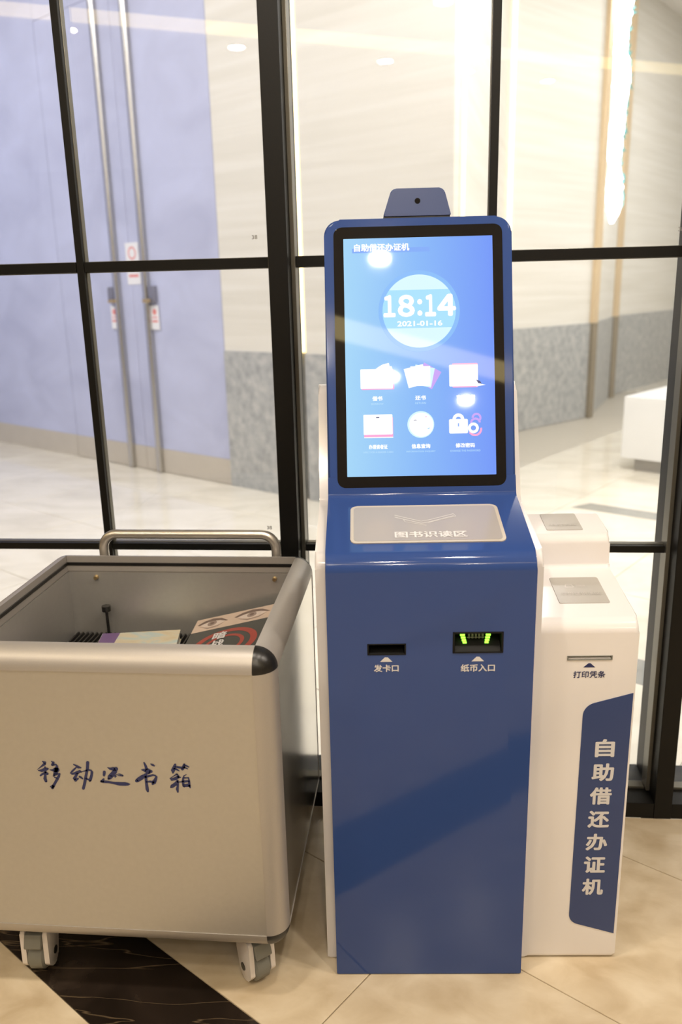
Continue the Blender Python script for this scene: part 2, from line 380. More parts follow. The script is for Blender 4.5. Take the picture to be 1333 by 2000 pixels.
def prism(name, outline, z0, z1, m, parent=None, bevel=0.0, both=False, M=None, seg=3, **k):
    bm = bmesh.new(); bm_prism(bm, outline, z0, z1, bevel, both, seg, M)
    o = from_bm(name, bm, m, parent, **k)
    if bevel:
        w = o.modifiers.new('even_shading', 'WEIGHTED_NORMAL'); w.keep_sharp = True
    return o
# maps prism space (u, v, w) to (x=w, y=u, z=v): a side profile swept along x
ALONG_X = Matrix(((0, 0, 1, 0), (1, 0, 0, 0), (0, 1, 0, 0), (0, 0, 0, 1)))
# maps (u, v, w) to (x=u, y=-w, z=v): a front outline extruded towards the viewer
FRONT = Matrix(((1, 0, 0, 0), (0, 0, -1, 0), (0, 1, 0, 0), (0, 0, 0, 1)))
def bm_tube(bm, pts, r, seg=12, cap=True):
    pts = [Vector(p) for p in pts]
    rings = []
    prev = None
    for i, p in enumerate(pts):
        d = (pts[min(i + 1, len(pts) - 1)] - pts[max(i - 1, 0)]).normalized()
        if prev is None:
            a = d.cross(Vector((0, 0, 1)))
            if a.length < 0.1: a = d.cross(Vector((1, 0, 0)))
        else:
            a = prev - d * prev.dot(d)
        a.normalize(); prev = a
        b = d.cross(a)
        rr = r[i] if isinstance(r, (list, tuple)) else r
        rings.append([bm.verts.new(p + a * rr * math.cos(2 * PI * k / seg) + b * rr * math.sin(2 * PI * k / seg)) for k in range(seg)])
    for A, B in zip(rings, rings[1:]):
        for k in range(seg): bm.faces.new((A[k], A[(k + 1) % seg], B[(k + 1) % seg], B[k]))
    if cap:
        bm.faces.new(rings[0][::-1]); bm.faces.new(rings[-1])
def tube(name, pts, r, m, parent=None, seg=12, **k):
    bm = bmesh.new(); bm_tube(bm, pts, r, seg)
    return from_bm(name, bm, m, parent, **k)
def circle(cx, cy, r, n=40, a0=0, a1=2 * PI):
    return [(cx + r * math.cos(a0 + (a1 - a0) * i / n), cy + r * math.sin(a0 + (a1 - a0) * i / n)) for i in range(n)]
def text(name, body, cx, cy, w, h, m, parent, z=0.0, bold=0.0, M=None, thick=0.0004, **k):
    cu = bpy.data.curves.new('tmp_text', 'FONT')
    cu.body = body; cu.size = 1.0; cu.extrude = 0.0; cu.resolution_u = 3
    o = bpy.data.objects.new('tmp_text', cu); col.objects.link(o)
    dg = bpy.context.evaluated_depsgraph_get()
    me = bpy.data.meshes.new_from_object(o.evaluated_get(dg))
    bpy.data.objects.remove(o); bpy.data.curves.remove(cu)
    if bold:                                    # a heavier face: the outline repeated around itself
        t = bmesh.new()
        for q in range(9):
            b = bmesh.new(); b.from_mesh(me)
            r = 0.0 if q == 8 else bold
            bmesh.ops.translate(b, vec=(r * math.cos(PI * q / 4), r * math.sin(PI * q / 4), q), verts=b.verts)
            merge(t, b)
        t.to_mesh(me); t.free()
    xs = [v.co.x for v in me.vertices]; ys = [v.co.y for v in me.vertices]
    x0, x1, y0, y1 = min(xs), max(xs), min(ys), max(ys)
    for v in me.vertices:
        v.co = Vector(((v.co.x - (x0 + x1) / 2) / (x1 - x0) * w + cx, (v.co.y - (y0 + y1) / 2) / (y1 - y0) * h + cy, z + thick + v.co.z * 2.5e-5))
    if M is not None: me.transform(M)
    me.materials.clear()
    me.name = name
    return link(name, me, m, parent, sharp=None, **k)
def empty(name, loc=(0, 0, 0), rz=0.0):
    o = bpy.data.objects.new(name, None)
    o.empty_display_size = 0.1
    col.objects.link(o)
    o.location = loc; o.rotation_euler = (0, 0, rz)
    return o
def tag(o, label=None, cat=None, group=None, kind=None):
    if label: o['label'] = label
    if cat: o['category'] = cat
    if group: o['group'] = group
    if kind: o['kind'] = kind
    return o
def copy_tree(o, parent=None):
    c = o.copy(); col.objects.link(c); c.parent = parent
    for ch in list(o.children): copy_tree(ch, c)
    return c
def cut(o, boxes):
    """real recesses: subtract boxes from a mesh object (object space)"""
    bm = bmesh.new()
    for b in boxes: bm_box(bm, *b)
    me = bpy.data.meshes.new('cutter'); bm.to_mesh(me); bm.free()
    c = bpy.data.objects.new('cutter', me); col.objects.link(c)
    c.parent = o.parent; c.location = o.location; c.rotation_euler = o.rotation_euler
    md = o.modifiers.new('b', 'BOOLEAN'); md.object = c; md.operation = 'DIFFERENCE'; md.solver = 'EXACT'
    bpy.context.view_layer.update()
    dg = bpy.context.evaluated_depsgraph_get()
    new = bpy.data.meshes.new_from_object(o.evaluated_get(dg))
    o.modifiers.clear()
    w = o.modifiers.new('even_shading', 'WEIGHTED_NORMAL'); w.keep_sharp = True
    old = o.data; o.data = new; new.name = old.name
    bpy.data.objects.remove(c); bpy.data.meshes.remove(me)
    if not new.materials: new.materials.append(old.materials[0])
    new.polygons.foreach_set('use_smooth', [True] * len(new.polygons))
    new.set_sharp_from_angle(angle=math.radians(32))

# ------------------------------------------------------------------ floor grids (both floors share one direction)
GA = math.radians(-34.3)
GT = Vector((math.cos(GA), math.sin(GA)))          # along the rows
GN = Vector((-math.sin(GA), math.cos(GA)))         # across the rows
def gp(t, n): return GT * t + GN * n
def clip(poly, a, b, c):
    """keep the side a*x + b*y <= c"""
    out = []
    for i in range(len(poly)):
        p, q = poly[i - 1], poly[i]
        dp, dq = a * p.x + b * p.y - c, a * q.x + b * q.y - c
        if dp <= 0 and dq > 0 or dp > 0 and dq <= 0:
            s = dp / (dp - dq); out.append(p + (q - p) * s)
        if dq <= 0: out.append(q)
    return out
def clip_rect(poly, x0, x1, y0, y1):
    for a, b, c in ((-1, 0, -x0), (1, 0, x1), (0, -1, -y0), (0, 1, y1)):
        if len(poly) < 3: return []
        poly = clip(poly, a, b, c)
    return poly
def slab(name, poly, m, parent, z=0.0, th=0.010, ease=0.0012):
    area_ = abs(sum(poly[i - 1].x * poly[i].y - poly[i].x * poly[i - 1].y for i in range(len(poly)))) / 2
    if area_ < 0.002: return None
    c = sum(poly, Vector((0, 0))) / len(poly)
    n = len(poly)
    vs = []
    for p in poly: vs.append((p.x, p.y, z - th))
    for p in poly: vs.append((p.x, p.y, z - ease))
    for p in poly:
        q = p + (c - p).normalized() * ease * 1.4
        vs.append((q.x, q.y, z))
    fs = [tuple(range(2 * n, 3 * n))]
    for k in (0, n):
        for i in range(n):
            j = (i + 1) % n
            fs.append((k + i, k + j, k + n + j, k + n + i))
    bm = bmesh.new()
    bv = [bm.verts.new(v) for v in vs]
    for f in fs: bm.faces.new([bv[i] for i in f])
    return from_bm(name, bm, m, parent, sharp=10)

# library floor: grout bed with marble tiles and one dark band
floor = box('floor', -7.0, 7.0, -5.0, 2.05, -0.06, -0.0035, GROUT)
tag(floor, kind='structure')
G = 0.0011
rows = [-2.43, -1.91, -1.39, -0.87, -0.35, 0.17, 0.69]
spans = list(zip(rows, rows[1:])) + [(0.908, 1.362), (1.362, 1.86), (1.86, 2.36), (2.36, 2.86)]
X0, X1, Y0, Y1 = -2.6, 2.6, -1.9, 2.05
for n0, n1 in spans:
    k0 = -0.909 - 4.0
    for k in range(9):
        t0 = k0 + 1.0 * k; t1 = t0 + 1.0
        poly = [gp(t0 + G, n0 + G), gp(t1 - G, n0 + G), gp(t1 - G, n1 - G), gp(t0 + G, n1 - G)]
        poly = clip_rect(poly, X0, X1, Y0, Y1)
        if len(poly) >= 3: slab('floor_tile', poly, FLOORM, floor)
for k in range(4):
    t0 = -4.4 + 2.0 * k
    poly = clip_rect([gp(t0 + 0.0006, 0.69 + G), gp(t0 + 2.0 - 0.0006, 0.69 + G), gp(t0 + 2.0 - 0.0006, 0.908 - G), gp(t0 + 0.0006, 0.908 - G)], X0, X1, Y0, Y1)
    if len(poly) >= 3: slab('dark_border_tile', poly, DARKM, floor)
# the rest of the library floor, behind and beside the photographer
for r in ((-7.0, -2.6, -5.0, 2.05), (2.6, 7.0, -5.0, 2.05), (-2.6, 2.6, -5.0, -1.9)):
    slab('floor_field', [Vector((r[0], r[2])), Vector((r[1], r[2])), Vector((r[1], r[3])), Vector((r[0], r[3]))], FLOORM, floor)

# corridor floor
cfloor = box('floor_corridor', -7.0, 7.0, 2.05, 15.0, -0.06, -0.0035, GROUT2)
tag(cfloor, kind='structure')
G2 = 0.0024
bands = [(2.825, 3.035), (5.04, 5.215)]            # grey inlay strips run along the rows
for i in range(-3, 16):
    for j in range(-14, 8):
        n0 = 2.885 - 0.81 + 0.81 * (i - 0); n1 = n0 + 0.81
        t0 = -4.69 + 0.81 * (j + 3); t1 = t0 + 0.81
        poly = [gp(t0 + G2, n0 + G2), gp(t1 - G2, n0 + G2), gp(t1 - G2, n1 - G2), gp(t0 + G2, n1 - G2)]
        poly = clip_rect(poly, -5.4, 4.2, 2.05, 11.5)
        if len(poly) < 3: continue
        c = sum(poly, Vector((0, 0))) / len(poly)
        if c.dot(GN) > 4.2 + 0.5 and c.dot(GT) < -2.7: continue      # behind the door wall
        slab('corridor_tile', poly, FLOORC, cfloor)
for (n0, n1), ts, te in zip(bands, (-1.15, -2.21), (2.5, 0.6)):
    slab('inlay_strip', [gp(ts, n0), gp(te, n0), gp(te, n1), gp(ts + 0.06, n1)], INLAY, cfloor, z=0.0008, th=0.004)
for r in ((-7.0, -5.4, 2.05, 15.0), (4.2, 7.0, 2.05, 15.0), (-5.4, 4.2, 11.5, 15.0)):
    slab('corridor_field', [Vector((r[0], r[2])), Vector((r[1], r[2])), Vector((r[1], r[3])), Vector((r[0], r[3]))], FLOORC, cfloor)

# ------------------------------------------------------------------ library shell
def wbox(name, *a, m=PLASTER):
    return tag(box(name, *a, m), kind='structure')
wbox('wall_library_left', -7.15, -7.0, -5.0, 2.05, 0, CEIL, m=WOODW)
wbox('wall_library_right', 7.0, 7.15, -5.0, 2.05, 0, CEIL, m=WOODW)
wbox('wall_library_rear', -7.15, 7.15, -5.15, -5.0, 0, CEIL, m=WOODW)
wbox('wall_header_blocker', -7.0, 7.0, 2.05, 2.26, CEIL + 0.012, CEIL2, m=PLASTER)  # unseen wall above the glazing, added to stop light leaking between rooms
wbox('wall_partition_left', -7.0, -3.5, 2.05, 2.26, 0, CEIL + 0.012, m=PLASTER)
wbox('wall_partition_right', 2.8, 7.0, 2.05, 2.26, 0, CEIL + 0.012, m=PLASTER)
ceil = wbox('ceiling', -7.15, 7.15, -5.15, 2.06, CEIL + 0.012, CEIL + 0.16, m=CEILM)
# plasterboard ceiling in two fields with the light cove between them
ca = math.atan2(-1.65 - 0.16, 1.57 + 2.0)
cd = Vector((math.cos(ca), math.sin(ca))); cn = Vector((-cd.y, cd.x))
cm = (Vector((-2.0, 0.16)) + Vector((1.57, -1.65))) / 2
full = [Vector((-7.0, -5.0)), Vector((7.0, -5.0)), Vector((7.0, 2.05)), Vector((-7.0, 2.05))]
for s in (1, -1):
    nn = cn * -s
    poly = clip(full, nn.x, nn.y, nn.dot(cm) - 0.125)
    bm = bmesh.new()
    bm_prism(bm, [(p.x, p.y) for p in poly], CEIL, CEIL + 0.012)
    from_bm('ceiling_board', bm, CEILM, ceil)
cove = clip(clip(full, cn.x, cn.y, cn.dot(cm) + 0.118), -cn.x, -cn.y, -cn.dot(cm) + 0.118)
bm = bmesh.new()
bm_prism(bm, [(p.x, p.y) for p in cove], CEIL + 0.006, CEIL + 0.010)
cl = from_bm('cove_light', bm, COVE, None)
tag(cl, 'long warm linear light let into the library ceiling', 'light')
for i, (x, y) in enumerate(DOWNLIGHTS):  # includes the added row nearest the glass
    d = empty('downlight', (x, y, CEIL))
    tag(d, 'small round recessed downlight in the library ceiling', 'light', 'downlights in the library ceiling')
    bm = bmesh.new()
    bm_tube(bm, [(0, 0, 0.008), (0, 0, -0.003)], 0.058, 24)
    from_bm('trim_ring', bm, CEILM, d)

# ------------------------------------------------------------------ glazed partition between library and corridor
win = tag(empty('window_1', (0, 2.05, 0)), kind='structure')
OFF = Vector((0, 2.05, 0))
GLY = 2.158                                     # glass plane
POSTS = [-2.40, -1.37, -0.340, 0.679, 1.70, 2.72]
THIN = [-1.885, -0.864, 0.1775, 1.19, 2.21]
for x in POSTS:
    box('post', x - 0.0235, x + 0.0235, 2.05, 2.25, 0.0, CEIL, FRAME, win, bevel=0.0015)
    for s in (-1, 1):                           # glazing beads on both flanks of a post
        xa = x + s * 0.0236; xb = x + s * 0.034
        box('glazing_bead', min(xa, xb), max(xa, xb), 2.105, GLY - 0.006, 0.052, CEIL - 0.03, BEADM, win, bevel=0.001)
edges = POSTS
HB = [(1.5035, 1.5285), (0.7575, 0.7765), (2.42, 2.445)]
for a, b in zip(POSTS, POSTS[1:]):
    mid = (a + b) / 2
    th = min(THIN, key=lambda t: abs(t - mid))
    x0, x1 = a + 0.034, b - 0.034
    # slender upright and cross bars, standing proud of the glass
    box('slender_upright', th - 0.0095, th + 0.0095, 2.118, GLY - 0.004, 0.055, CEIL - 0.03, FRAME, win, bevel=0.001)
    box('upright_edge', th - 0.0112, th + 0.0112, 2.132, GLY - 0.0045, 0.055, CEIL - 0.03, BEADM, win, bevel=0.001)
    for z0, z1 in HB:
        for xa, xb in ((x0, th - 0.0113), (th + 0.0113, x1)):
            box('cross_bar', xa, xb, 2.118, GLY - 0.004, z0, z1, FRAME, win, bevel=0.001)
            box('cross_bar_edge', xa, xb, 2.1335, GLY - 0.0045, z0 - 0.0015, z1 + 0.0015, BEADM, win, bevel=0.0008)
    box('base_rail', a + 0.0236, b - 0.0236, 2.052, 2.25, 0.0, 0.046, FRAME, win, bevel=0.0015)
    box('sill_bead', a + 0.0345, b - 0.0345, 2.122, GLY - 0.006, 0.0462, 0.0535, BEADM, win, bevel=0.001)
    box('head_rail', a + 0.0236, b - 0.0236, 2.052, 2.25, CEIL - 0.03, CEIL, FRAME, win, bevel=0.0015)
    box('glass_pane', a + 0.024, b - 0.024, GLY - 0.0035, GLY + 0.0035, 0.047, CEIL - 0.031, GLASS, win)
# little grey maker's marks in the pane corners
for x, z in ((-0.414, 1.579), (-0.412, 0.813), (0.631, 1.568)):
    text('glass_mark', '38', x, z, 0.014, 0.010, INKG, win, M=Matrix.Translation((0, GLY - 0.0042 - 2.05, 0)) @ FRONT, bold=0.02)
OFF = Vector((0, 0, 0))

# ------------------------------------------------------------------ corridor shell
def wall_run(name, a, b, parts, h=CEIL2, th=0.12):
    """an upright run from plan point a to plan point b; local x along the run, local -y is its face"""
    a = Vector(a); b = Vector(b)
    d = b - a
    o = tag(empty(name, (a.x, a.y, 0), math.atan2(d.y, d.x)), kind='structure')
    L = d.length
    for nm, x0, x1, z0, z1, out, m in parts(L):
        if x1 - x0 > 1e-4: box(nm, x0, x1, -out, th, z0, z1, m, o, bevel=0.0015)
    return o
DZ = 1.022
W0 = gp(-9.4, 4.2); WC = gp(-2.63, 4.2)
def t2x(t): return t + 9.4
DOOR = (t2x(-6.66), t2x(-4.60))
def left_parts(L):
    e = t2x(-4.60); l0 = t2x(-3.846); l1 = t2x(-3.792)
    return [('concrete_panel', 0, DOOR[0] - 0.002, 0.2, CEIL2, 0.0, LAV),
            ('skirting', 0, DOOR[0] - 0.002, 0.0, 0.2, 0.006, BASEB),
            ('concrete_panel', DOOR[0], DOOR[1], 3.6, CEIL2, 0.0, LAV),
            ('dado_panel', e + 0.004, l0 - 0.002, 0, DZ, 0.012, GRANITE),
            ('stone_panel', e + 0.004, l0 - 0.002, DZ, CEIL2, 0.0, BEIGEW),
            ('recess_back', l0 - 0.002, l1 + 0.002, 0, CEIL2, -0.05, BEIGEW),
            ('dado_panel', l1 + 0.002, L, 0, DZ, 0.012, GRANITE),
            ('stone_panel', l1 + 0.002, L, DZ, CEIL2, 0.0, BEIGEW)]
wl = wall_run('wall_left', W0, WC, left_parts)
led = box('led_strip', t2x(-3.842), t2x(-3.796), -0.004, 0.02, DZ + 0.01, CEIL2 - 0.05, LED, wl)
# return behind the corner, then the right-hand walls
P1 = Vector((0.235, 4.99)); P2 = Vector((0.80, 8.18)); P3 = Vector((1.865, 9.295)); P4 = Vector((2.45, 10.92)); P5 = Vector((2.56, 11.18))
two = lambda L: [('dado_panel', 0.0, L, 0, DZ, 0.012, GRANITE), ('stone_panel', 0.0, L, DZ, CEIL2, 0.0, BEIGEW)]
wm = wall_run('wall_middle', WC + (P1 - WC) * 1.0, P2, two)
box('led_strip', 0.0, 0.12, -0.012, -0.002, DZ + 0.01, CEIL2 - 0.05, LED, wm)
wr = wall_run('wall_right', P2, P3, two)
box('led_strip', 0.02, 0.085, -0.012, -0.002, DZ + 0.01, CEIL2 - 0.05, LED, wr)
wn = wall_run('wall_niche', P3, P4, two)
dB = Vector((math.cos(math.radians(56.3)), math.sin(math.radians(56.3))))
wf = wall_run('wall_far', P5, P5 + dB * 3.8, two)
PF = P5 + dB * 3.8
# metal uprights with darker stone feet at the niche corners
for k, (p, w) in enumerate(((P3, 0.09), (P4, 0.12))):
    s = tag(empty('trim_%d' % (k + 1), (p.x, p.y, 0), math.radians(50)), kind='structure')
    box('metal_upright', -w / 2, w / 2, -0.05, 0.06, DZ, CEIL2, GOLDT, s, bevel=0.003)
    box('stone_foot', -w / 2, w / 2, -0.052, 0.06, 0, DZ, BROWNT, s, bevel=0.003)
tag(box('wall_corridor_far_right', PF.x - 0.2, 7.0, PF.y, PF.y + 0.15, 0, CEIL2, BEIGEW), kind='structure')
tag(box('wall_corridor_right', 6.9, 7.0, 2.26, 15.0, 0, CEIL2, BEIGEW), kind='structure')
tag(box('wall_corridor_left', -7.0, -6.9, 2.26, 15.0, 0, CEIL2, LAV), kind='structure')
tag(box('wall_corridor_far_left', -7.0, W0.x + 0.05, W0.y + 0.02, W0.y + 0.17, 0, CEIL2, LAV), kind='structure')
tag(box('ceiling_corridor', -7.0, 7.0, 2.05, 15.0, CEIL2, CEIL2 + 0.1, CEILM), kind='structure')

# double door in the concrete-look wall
door = tag(empty('door_1', (W0.x, W0.y, 0), GA), kind='structure')
xm = t2x(-5.64)
for a, b in ((DOOR[0] + 0.003, xm - 0.0015), (xm + 0.0015, DOOR[1])):
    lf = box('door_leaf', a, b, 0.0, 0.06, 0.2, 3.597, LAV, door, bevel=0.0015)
    box('kick_plate', a, b, -0.006, 0.06, 0.004, 0.1995, BASEB, lf, bevel=0.0015)
for t, s in ((-5.825, -1), (-5.445, 1)):
    x = t2x(t)
    out = fillet([(x - 0.028, 0.0), (x - 0.028, -0.045), (x + 0.028, -0.045), (x + 0.028, 0.0)], [0, 0.022, 0.022, 0], 5)
    bm = bmesh.new(); bm_prism(bm, out, 0.006, 3.59)
    pb = from_bm('pull_bar', bm, STEEL, door)
    lx = x + s * 0.075
    lk = box('lock_box', lx - 0.038, lx + 0.038, -0.035, 0.0, 1.375, 1.50, LOCKM, door, bevel=0.004)
    box('brass_latch', min(lx, x) - 0.005, max(lx, x) + 0.005, -0.062, -0.046, 1.375, 1.402, BRASS, lk, bevel=0.003)
    tg = box('warning_tag', lx - 0.048, lx + 0.048, -0.012, -0.006, 1.165, 1.352, PAPER, door, bevel=0.001)
    TM = FRONT
    prism('red_hand_mark', circle(lx, 1.302, 0.024, 20), 0.0122, 0.0126, REDS, tg, M=TM)
    prism('red_bar', rrect(lx - 0.036, lx + 0.036, 1.222, 1.238, 0.002), 0.0122, 0.0126, REDS, tg, M=TM)
    prism('red_bar', rrect(lx - 0.036, lx + 0.036, 1.255, 1.264, 0.002), 0.0122, 0.0126, REDS, tg, M=TM)
nt_ = box('paper_notice', t2x(-5.69), t2x(-5.52), -0.004, -0.0005, 1.515, 1.835, PAPER, door, bevel=0.0008)
cx = t2x(-5.605)
ring = bmesh.new()
for k in range(28):
    a0, a1 = 2 * PI * k / 28, 2 * PI * (k + 1) / 28
    vs = [ring.verts.new((cx + r * math.cos(a), -0.0046, 1.755 + r * math.sin(a))) for r, a in ((0.05, a0), (0.05, a1), (0.037, a1), (0.037, a0))]
    ring.faces.new(vs)
from_bm('red_ring', ring, REDS, nt_)
prism('red_bar', rrect(cx - 0.06, cx + 0.06, 1.572, 1.592, 0.002), 0.0042, 0.0046, REDS, nt_, M=FRONT)
prism('red_bar', rrect(cx - 0.03, cx + 0.03, 1.66, 1.675, 0.002), 0.0042, 0.0046, REDS, nt_, M=FRONT)

# ------------------------------------------------------------------ things in the corridor
bench = tag(empty('stone_bench', (1.60, 6.57, 0), math.radians(-38)), 'white stone block bench on a recessed plinth in the corridor', 'bench')
box('seat_block', 0.0, 1.3, 0.0, 1.75, 0.10, 0.584, MARBLEW, bench, bevel=0.004)
box('plinth', 0.09, 1.2, 0.06, 1.65, 0.0, 0.10, mat('grey_plinth', (0.42, 0.41, 0.40), 0.5, noise=(10, 0.05, 0)), bench)
cab = tag(empty('cabinet', (2.86, 9.3, 0), math.radians(-34)), 'dark grey cabinet behind the white stone bench', 'cabinet')
box('body', 0.0, 0.6, 0.0, 0.45, 0.06, 0.94, CABM, cab, bevel=0.004)
box('top', -0.01, 0.61, -0.01, 0.46, 0.94, 1.06, mat('pale_cabinet_top', (0.55, 0.55, 0.55), 0.4, noise=(10, 0.05, 0)), cab, bevel=0.004)
box('plinth', 0.02, 0.58, 0.03, 0.43, 0.0, 0.06, BLACKP, cab)

gar = tag(empty('light_garland', (2.08, 9.62, 0)), 'white glowing garland hanging beside the metal upright in the corridor', 'light')
bm = bmesh.new()
pts = []; rr = []
z = 2.06
while z < CEIL2 - 0.03:
    pts.append((0.018 * math.sin(z * 6.1) + random.uniform(-0.008, 0.008), 0.012 * math.cos(z * 7.7), z))
    rr.append(0.074 + 0.012 * math.sin(z * 11.3) + random.uniform(-0.010, 0.010) if z > 2.2 else 0.018 + 0.4 * (z - 2.06))
    z += 0.045
bm_tube(bm, pts, rr, 11)
from_bm('lit_strand', bm, GARL, gar, sharp=60)
bm = bmesh.new()
for k in range(90):
    i = random.randrange(3, len(pts)); p = Vector(pts[i])
    c = p + Vector((rr[i] + random.uniform(-0.005, 0.012), random.uniform(-0.05, 0.05), random.uniform(-0.02, 0.02)))
    d = Vector((random.uniform(-0.3, 0.6), random.uniform(-0.5, 0.5), random.uniform(-1, 1))).normalized() * 0.045
    e = d.cross(Vector((random.uniform(-1, 1), 1, 0.2))).normalized() * 0.014
    f_ = d.cross(e).normalized() * 0.004
    vs = [bm.verts.new(q) for q in (c - d, c + e, c + d, c - e, c + f_, c - f_)]
    for q in ((0, 1, 4), (1, 2, 4), (2, 3, 4), (3, 0, 4), (1, 0, 5), (2, 1, 5), (3, 2, 5), (0, 3, 5)): bm.faces.new([vs[w] for w in q])
tag(from_bm('teal_leaves', bm, TEAL, gar), kind='stuff')

# ------------------------------------------------------------------ self-service kiosk (local frame: x width, y depth, z up)
kiosk = tag(empty('self_service_kiosk', (0.024, 1.467, 0), math.radians(4.04)),
            'blue and white self-service library kiosk with a lit touchscreen', 'kiosk')
# white housing behind the blue shell
prof = fillet([(0.045, 0.0), (0.045, 0.947), (0.292, 0.989), (0.388, 1.238), (0.45, 1.238), (0.45, 0.0)], [0.006, 0.03, 0.02, 0.028, 0.02, 0])
prism('white_housing', prof, -0.222, 0.222, WHITE, kiosk, bevel=0.006, both=True, M=ALONG_X)
# blue shell: upright front that bends over into the sloping shelf
prof = fillet([(0.0, 0.0), (0.0, 0.957), (0.2335, 1.0185), (0.245, 1.06), (0.275, 1.06), (0.275, 0.975), (0.05, 0.915), (0.05, 0.0)],
              [0.004, 0.036, 0.014, 0, 0, 0.0, 0.02, 0])
shell = prism('front_panel', prof, -0.2, 0.2, BLUE, kiosk, bevel=0.003, both=True, M=ALONG_X, seg=2)
cut(shell, [(-0.122, -0.048, -0.01, 0.032, 0.7615, 0.784), (0.043, 0.1395, -0.01, 0.036, 0.7635, 0.8065)])
SF = FRONT                                         # front lettering sits on the y = 0 face
# card outlet
bm = bmesh.new()
bm_box(bm, -0.1225, -0.0475, 0.030, 0.0315, 0.761, 0.7845)
for b in ((-0.1225, -0.1195), (-0.0505, -0.0475)): bm_box(bm, b[0], b[1], -0.001, 0.031, 0.761, 0.7845, 0.0006)
for b in ((0.761, 0.7635), (0.782, 0.7845)): bm_box(bm, -0.1225, -0.0475, -0.001, 0.031, b[0], b[1], 0.0006)
slot = from_bm('card_outlet', bm, DARKIN, kiosk)
prism('card_lip', [(0.002, 0.7635), (0.03, 0.7635), (0.03, 0.771)], -0.118, -0.052, DARKIN, slot, M=ALONG_X)
tube('card_roller', [(-0.112, 0.022, 0.776), (-0.058, 0.022, 0.776)], 0.0035, BLACKP, slot)
# banknote inlet
bm = bmesh.new()
bm_box(bm, 0.0425, 0.14, 0.034, 0.0355, 0.763, 0.807)
for b in ((0.0425, 0.0465), (0.136, 0.14)): bm_box(bm, b[0], b[1], -0.0015, 0.035, 0.763, 0.807, 0.0008)
for b in ((0.763, 0.766), (0.8035, 0.807)): bm_box(bm, 0.0425, 0.14, -0.0015, 0.035, b[0], b[1], 0.0008)
note = from_bm('banknote_inlet', bm, DARKIN, kiosk)
prism('sloping_lip', [(0.0, 0.766), (0.034, 0.766), (0.034, 0.786), (0.012, 0.780)], 0.047, 0.1355, DARKIN, note, bevel=0.001, both=True, M=ALONG_X, seg=2)
prism('upper_lip', [(0.006, 0.8035), (0.034, 0.8035), (0.034, 0.797)], 0.047, 0.1355, DARKIN, note, M=ALONG_X)
for x in (0.0585, 0.1085):
    for i, z in enumerate((0.793, 0.7885, 0.784, 0.780)):
        o = 0.0015 * i if x < 0.08 else -0.001 * i
        box('green_light', x + o, x + o + 0.0095 - 0.0006 * i, 0.010 + 0.002 * (3 - i), 0.013 + 0.002 * (3 - i), z - 0.0018, z + 0.0018, GREENL, note, bevel=0.0006)
for i in range(5):
    x = 0.0745 + i * 0.0066
    box('guide_light', x, x + 0.004, 0.020, 0.022, 0.7845, 0.7945, GREEND, note, bevel=0.0005)
box('guide_rail', 0.0715, 0.107, 0.0165, 0.0185, 0.7878, 0.7888, CAST_G, note)
# marks under the two slots
def tri(name, cx, z0, w, h, m, parent, y=0.0):
    prism(name, [(cx - w / 2, z0), (cx + w / 2, z0), (cx + w * 0.12, z0 + h), (cx - w * 0.12, z0 + h)], 0.0, 0.0004, m, parent,
          M=Matrix.Translation((0, y - 0.0001, 0)) @ FRONT)
tri('arrow_mark', -0.086, 0.7465, 0.024, 0.0095, INKW, shell)
text('lettering', '发卡口', -0.0862, 0.7330, 0.0485, 0.0155, INKW, shell, M=FRONT, bold=0.03)
tri('arrow_mark', 0.0915, 0.7455, 0.024, 0.0095, INKW, shell)
text('lettering', '纸币入口', 0.0918, 0.7315, 0.0665, 0.0160, INKW, shell, M=FRONT, bold=0.03)

# sloping shelf with the book reading plate
SLA = math.atan2(0.0615, 0.2335)
plate_rot = (SLA, 0, 0)
plate = prism('reader_plate', rrect(-0.152, 0.151, 0.054, 0.199, 0.014), 0.0, 0.0022, PADRIM, kiosk, bevel=0.001, seg=2,
              loc=(0, 0, 0.957), rot=plate_rot)
prism('plate_field', rrect(-0.1455, 0.1445, 0.0605, 0.1925, 0.010), 0.0021, 0.0026, PAD, plate)
text('lettering', '图书识读区', 0.006, 0.0815, 0.142, 0.0235, INKP, plate, z=0.0027, bold=0.03)
bm = bmesh.new()
def stroke(bm, pts, w, z):
    for (xa, ya), (xb, yb) in zip(pts, pts[1:]):
        d = Vector((xb - xa, yb - ya)).normalized(); n = Vector((-d.y, d.x)) * w / 2
        bm.faces.new([bm.verts.new((p[0], p[1], z)) for p in ((xa + n.x, ya + n.y), (xa - n.x, ya - n.y), (xb - n.x, yb - n.y), (xb + n.x, yb + n.y))])
for dy in (0.0, -0.008):
    stroke(bm, [(-0.062, 0.158 + dy), (-0.010, 0.132 + dy), (0.004, 0.136 + dy), (0.058, 0.160 + dy)], 0.0022, 0.0029)
stroke(bm, [(0.058, 0.160), (0.062, 0.150), (0.004, 0.126)], 0.0014, 0.0029)
stroke(bm, [(-0.045, 0.141), (-0.042, 0.131), (0.0, 0.116)], 0.0012, 0.0029)
from_bm('open_book_icon', bm, INKPAD, plate, sharp=None)

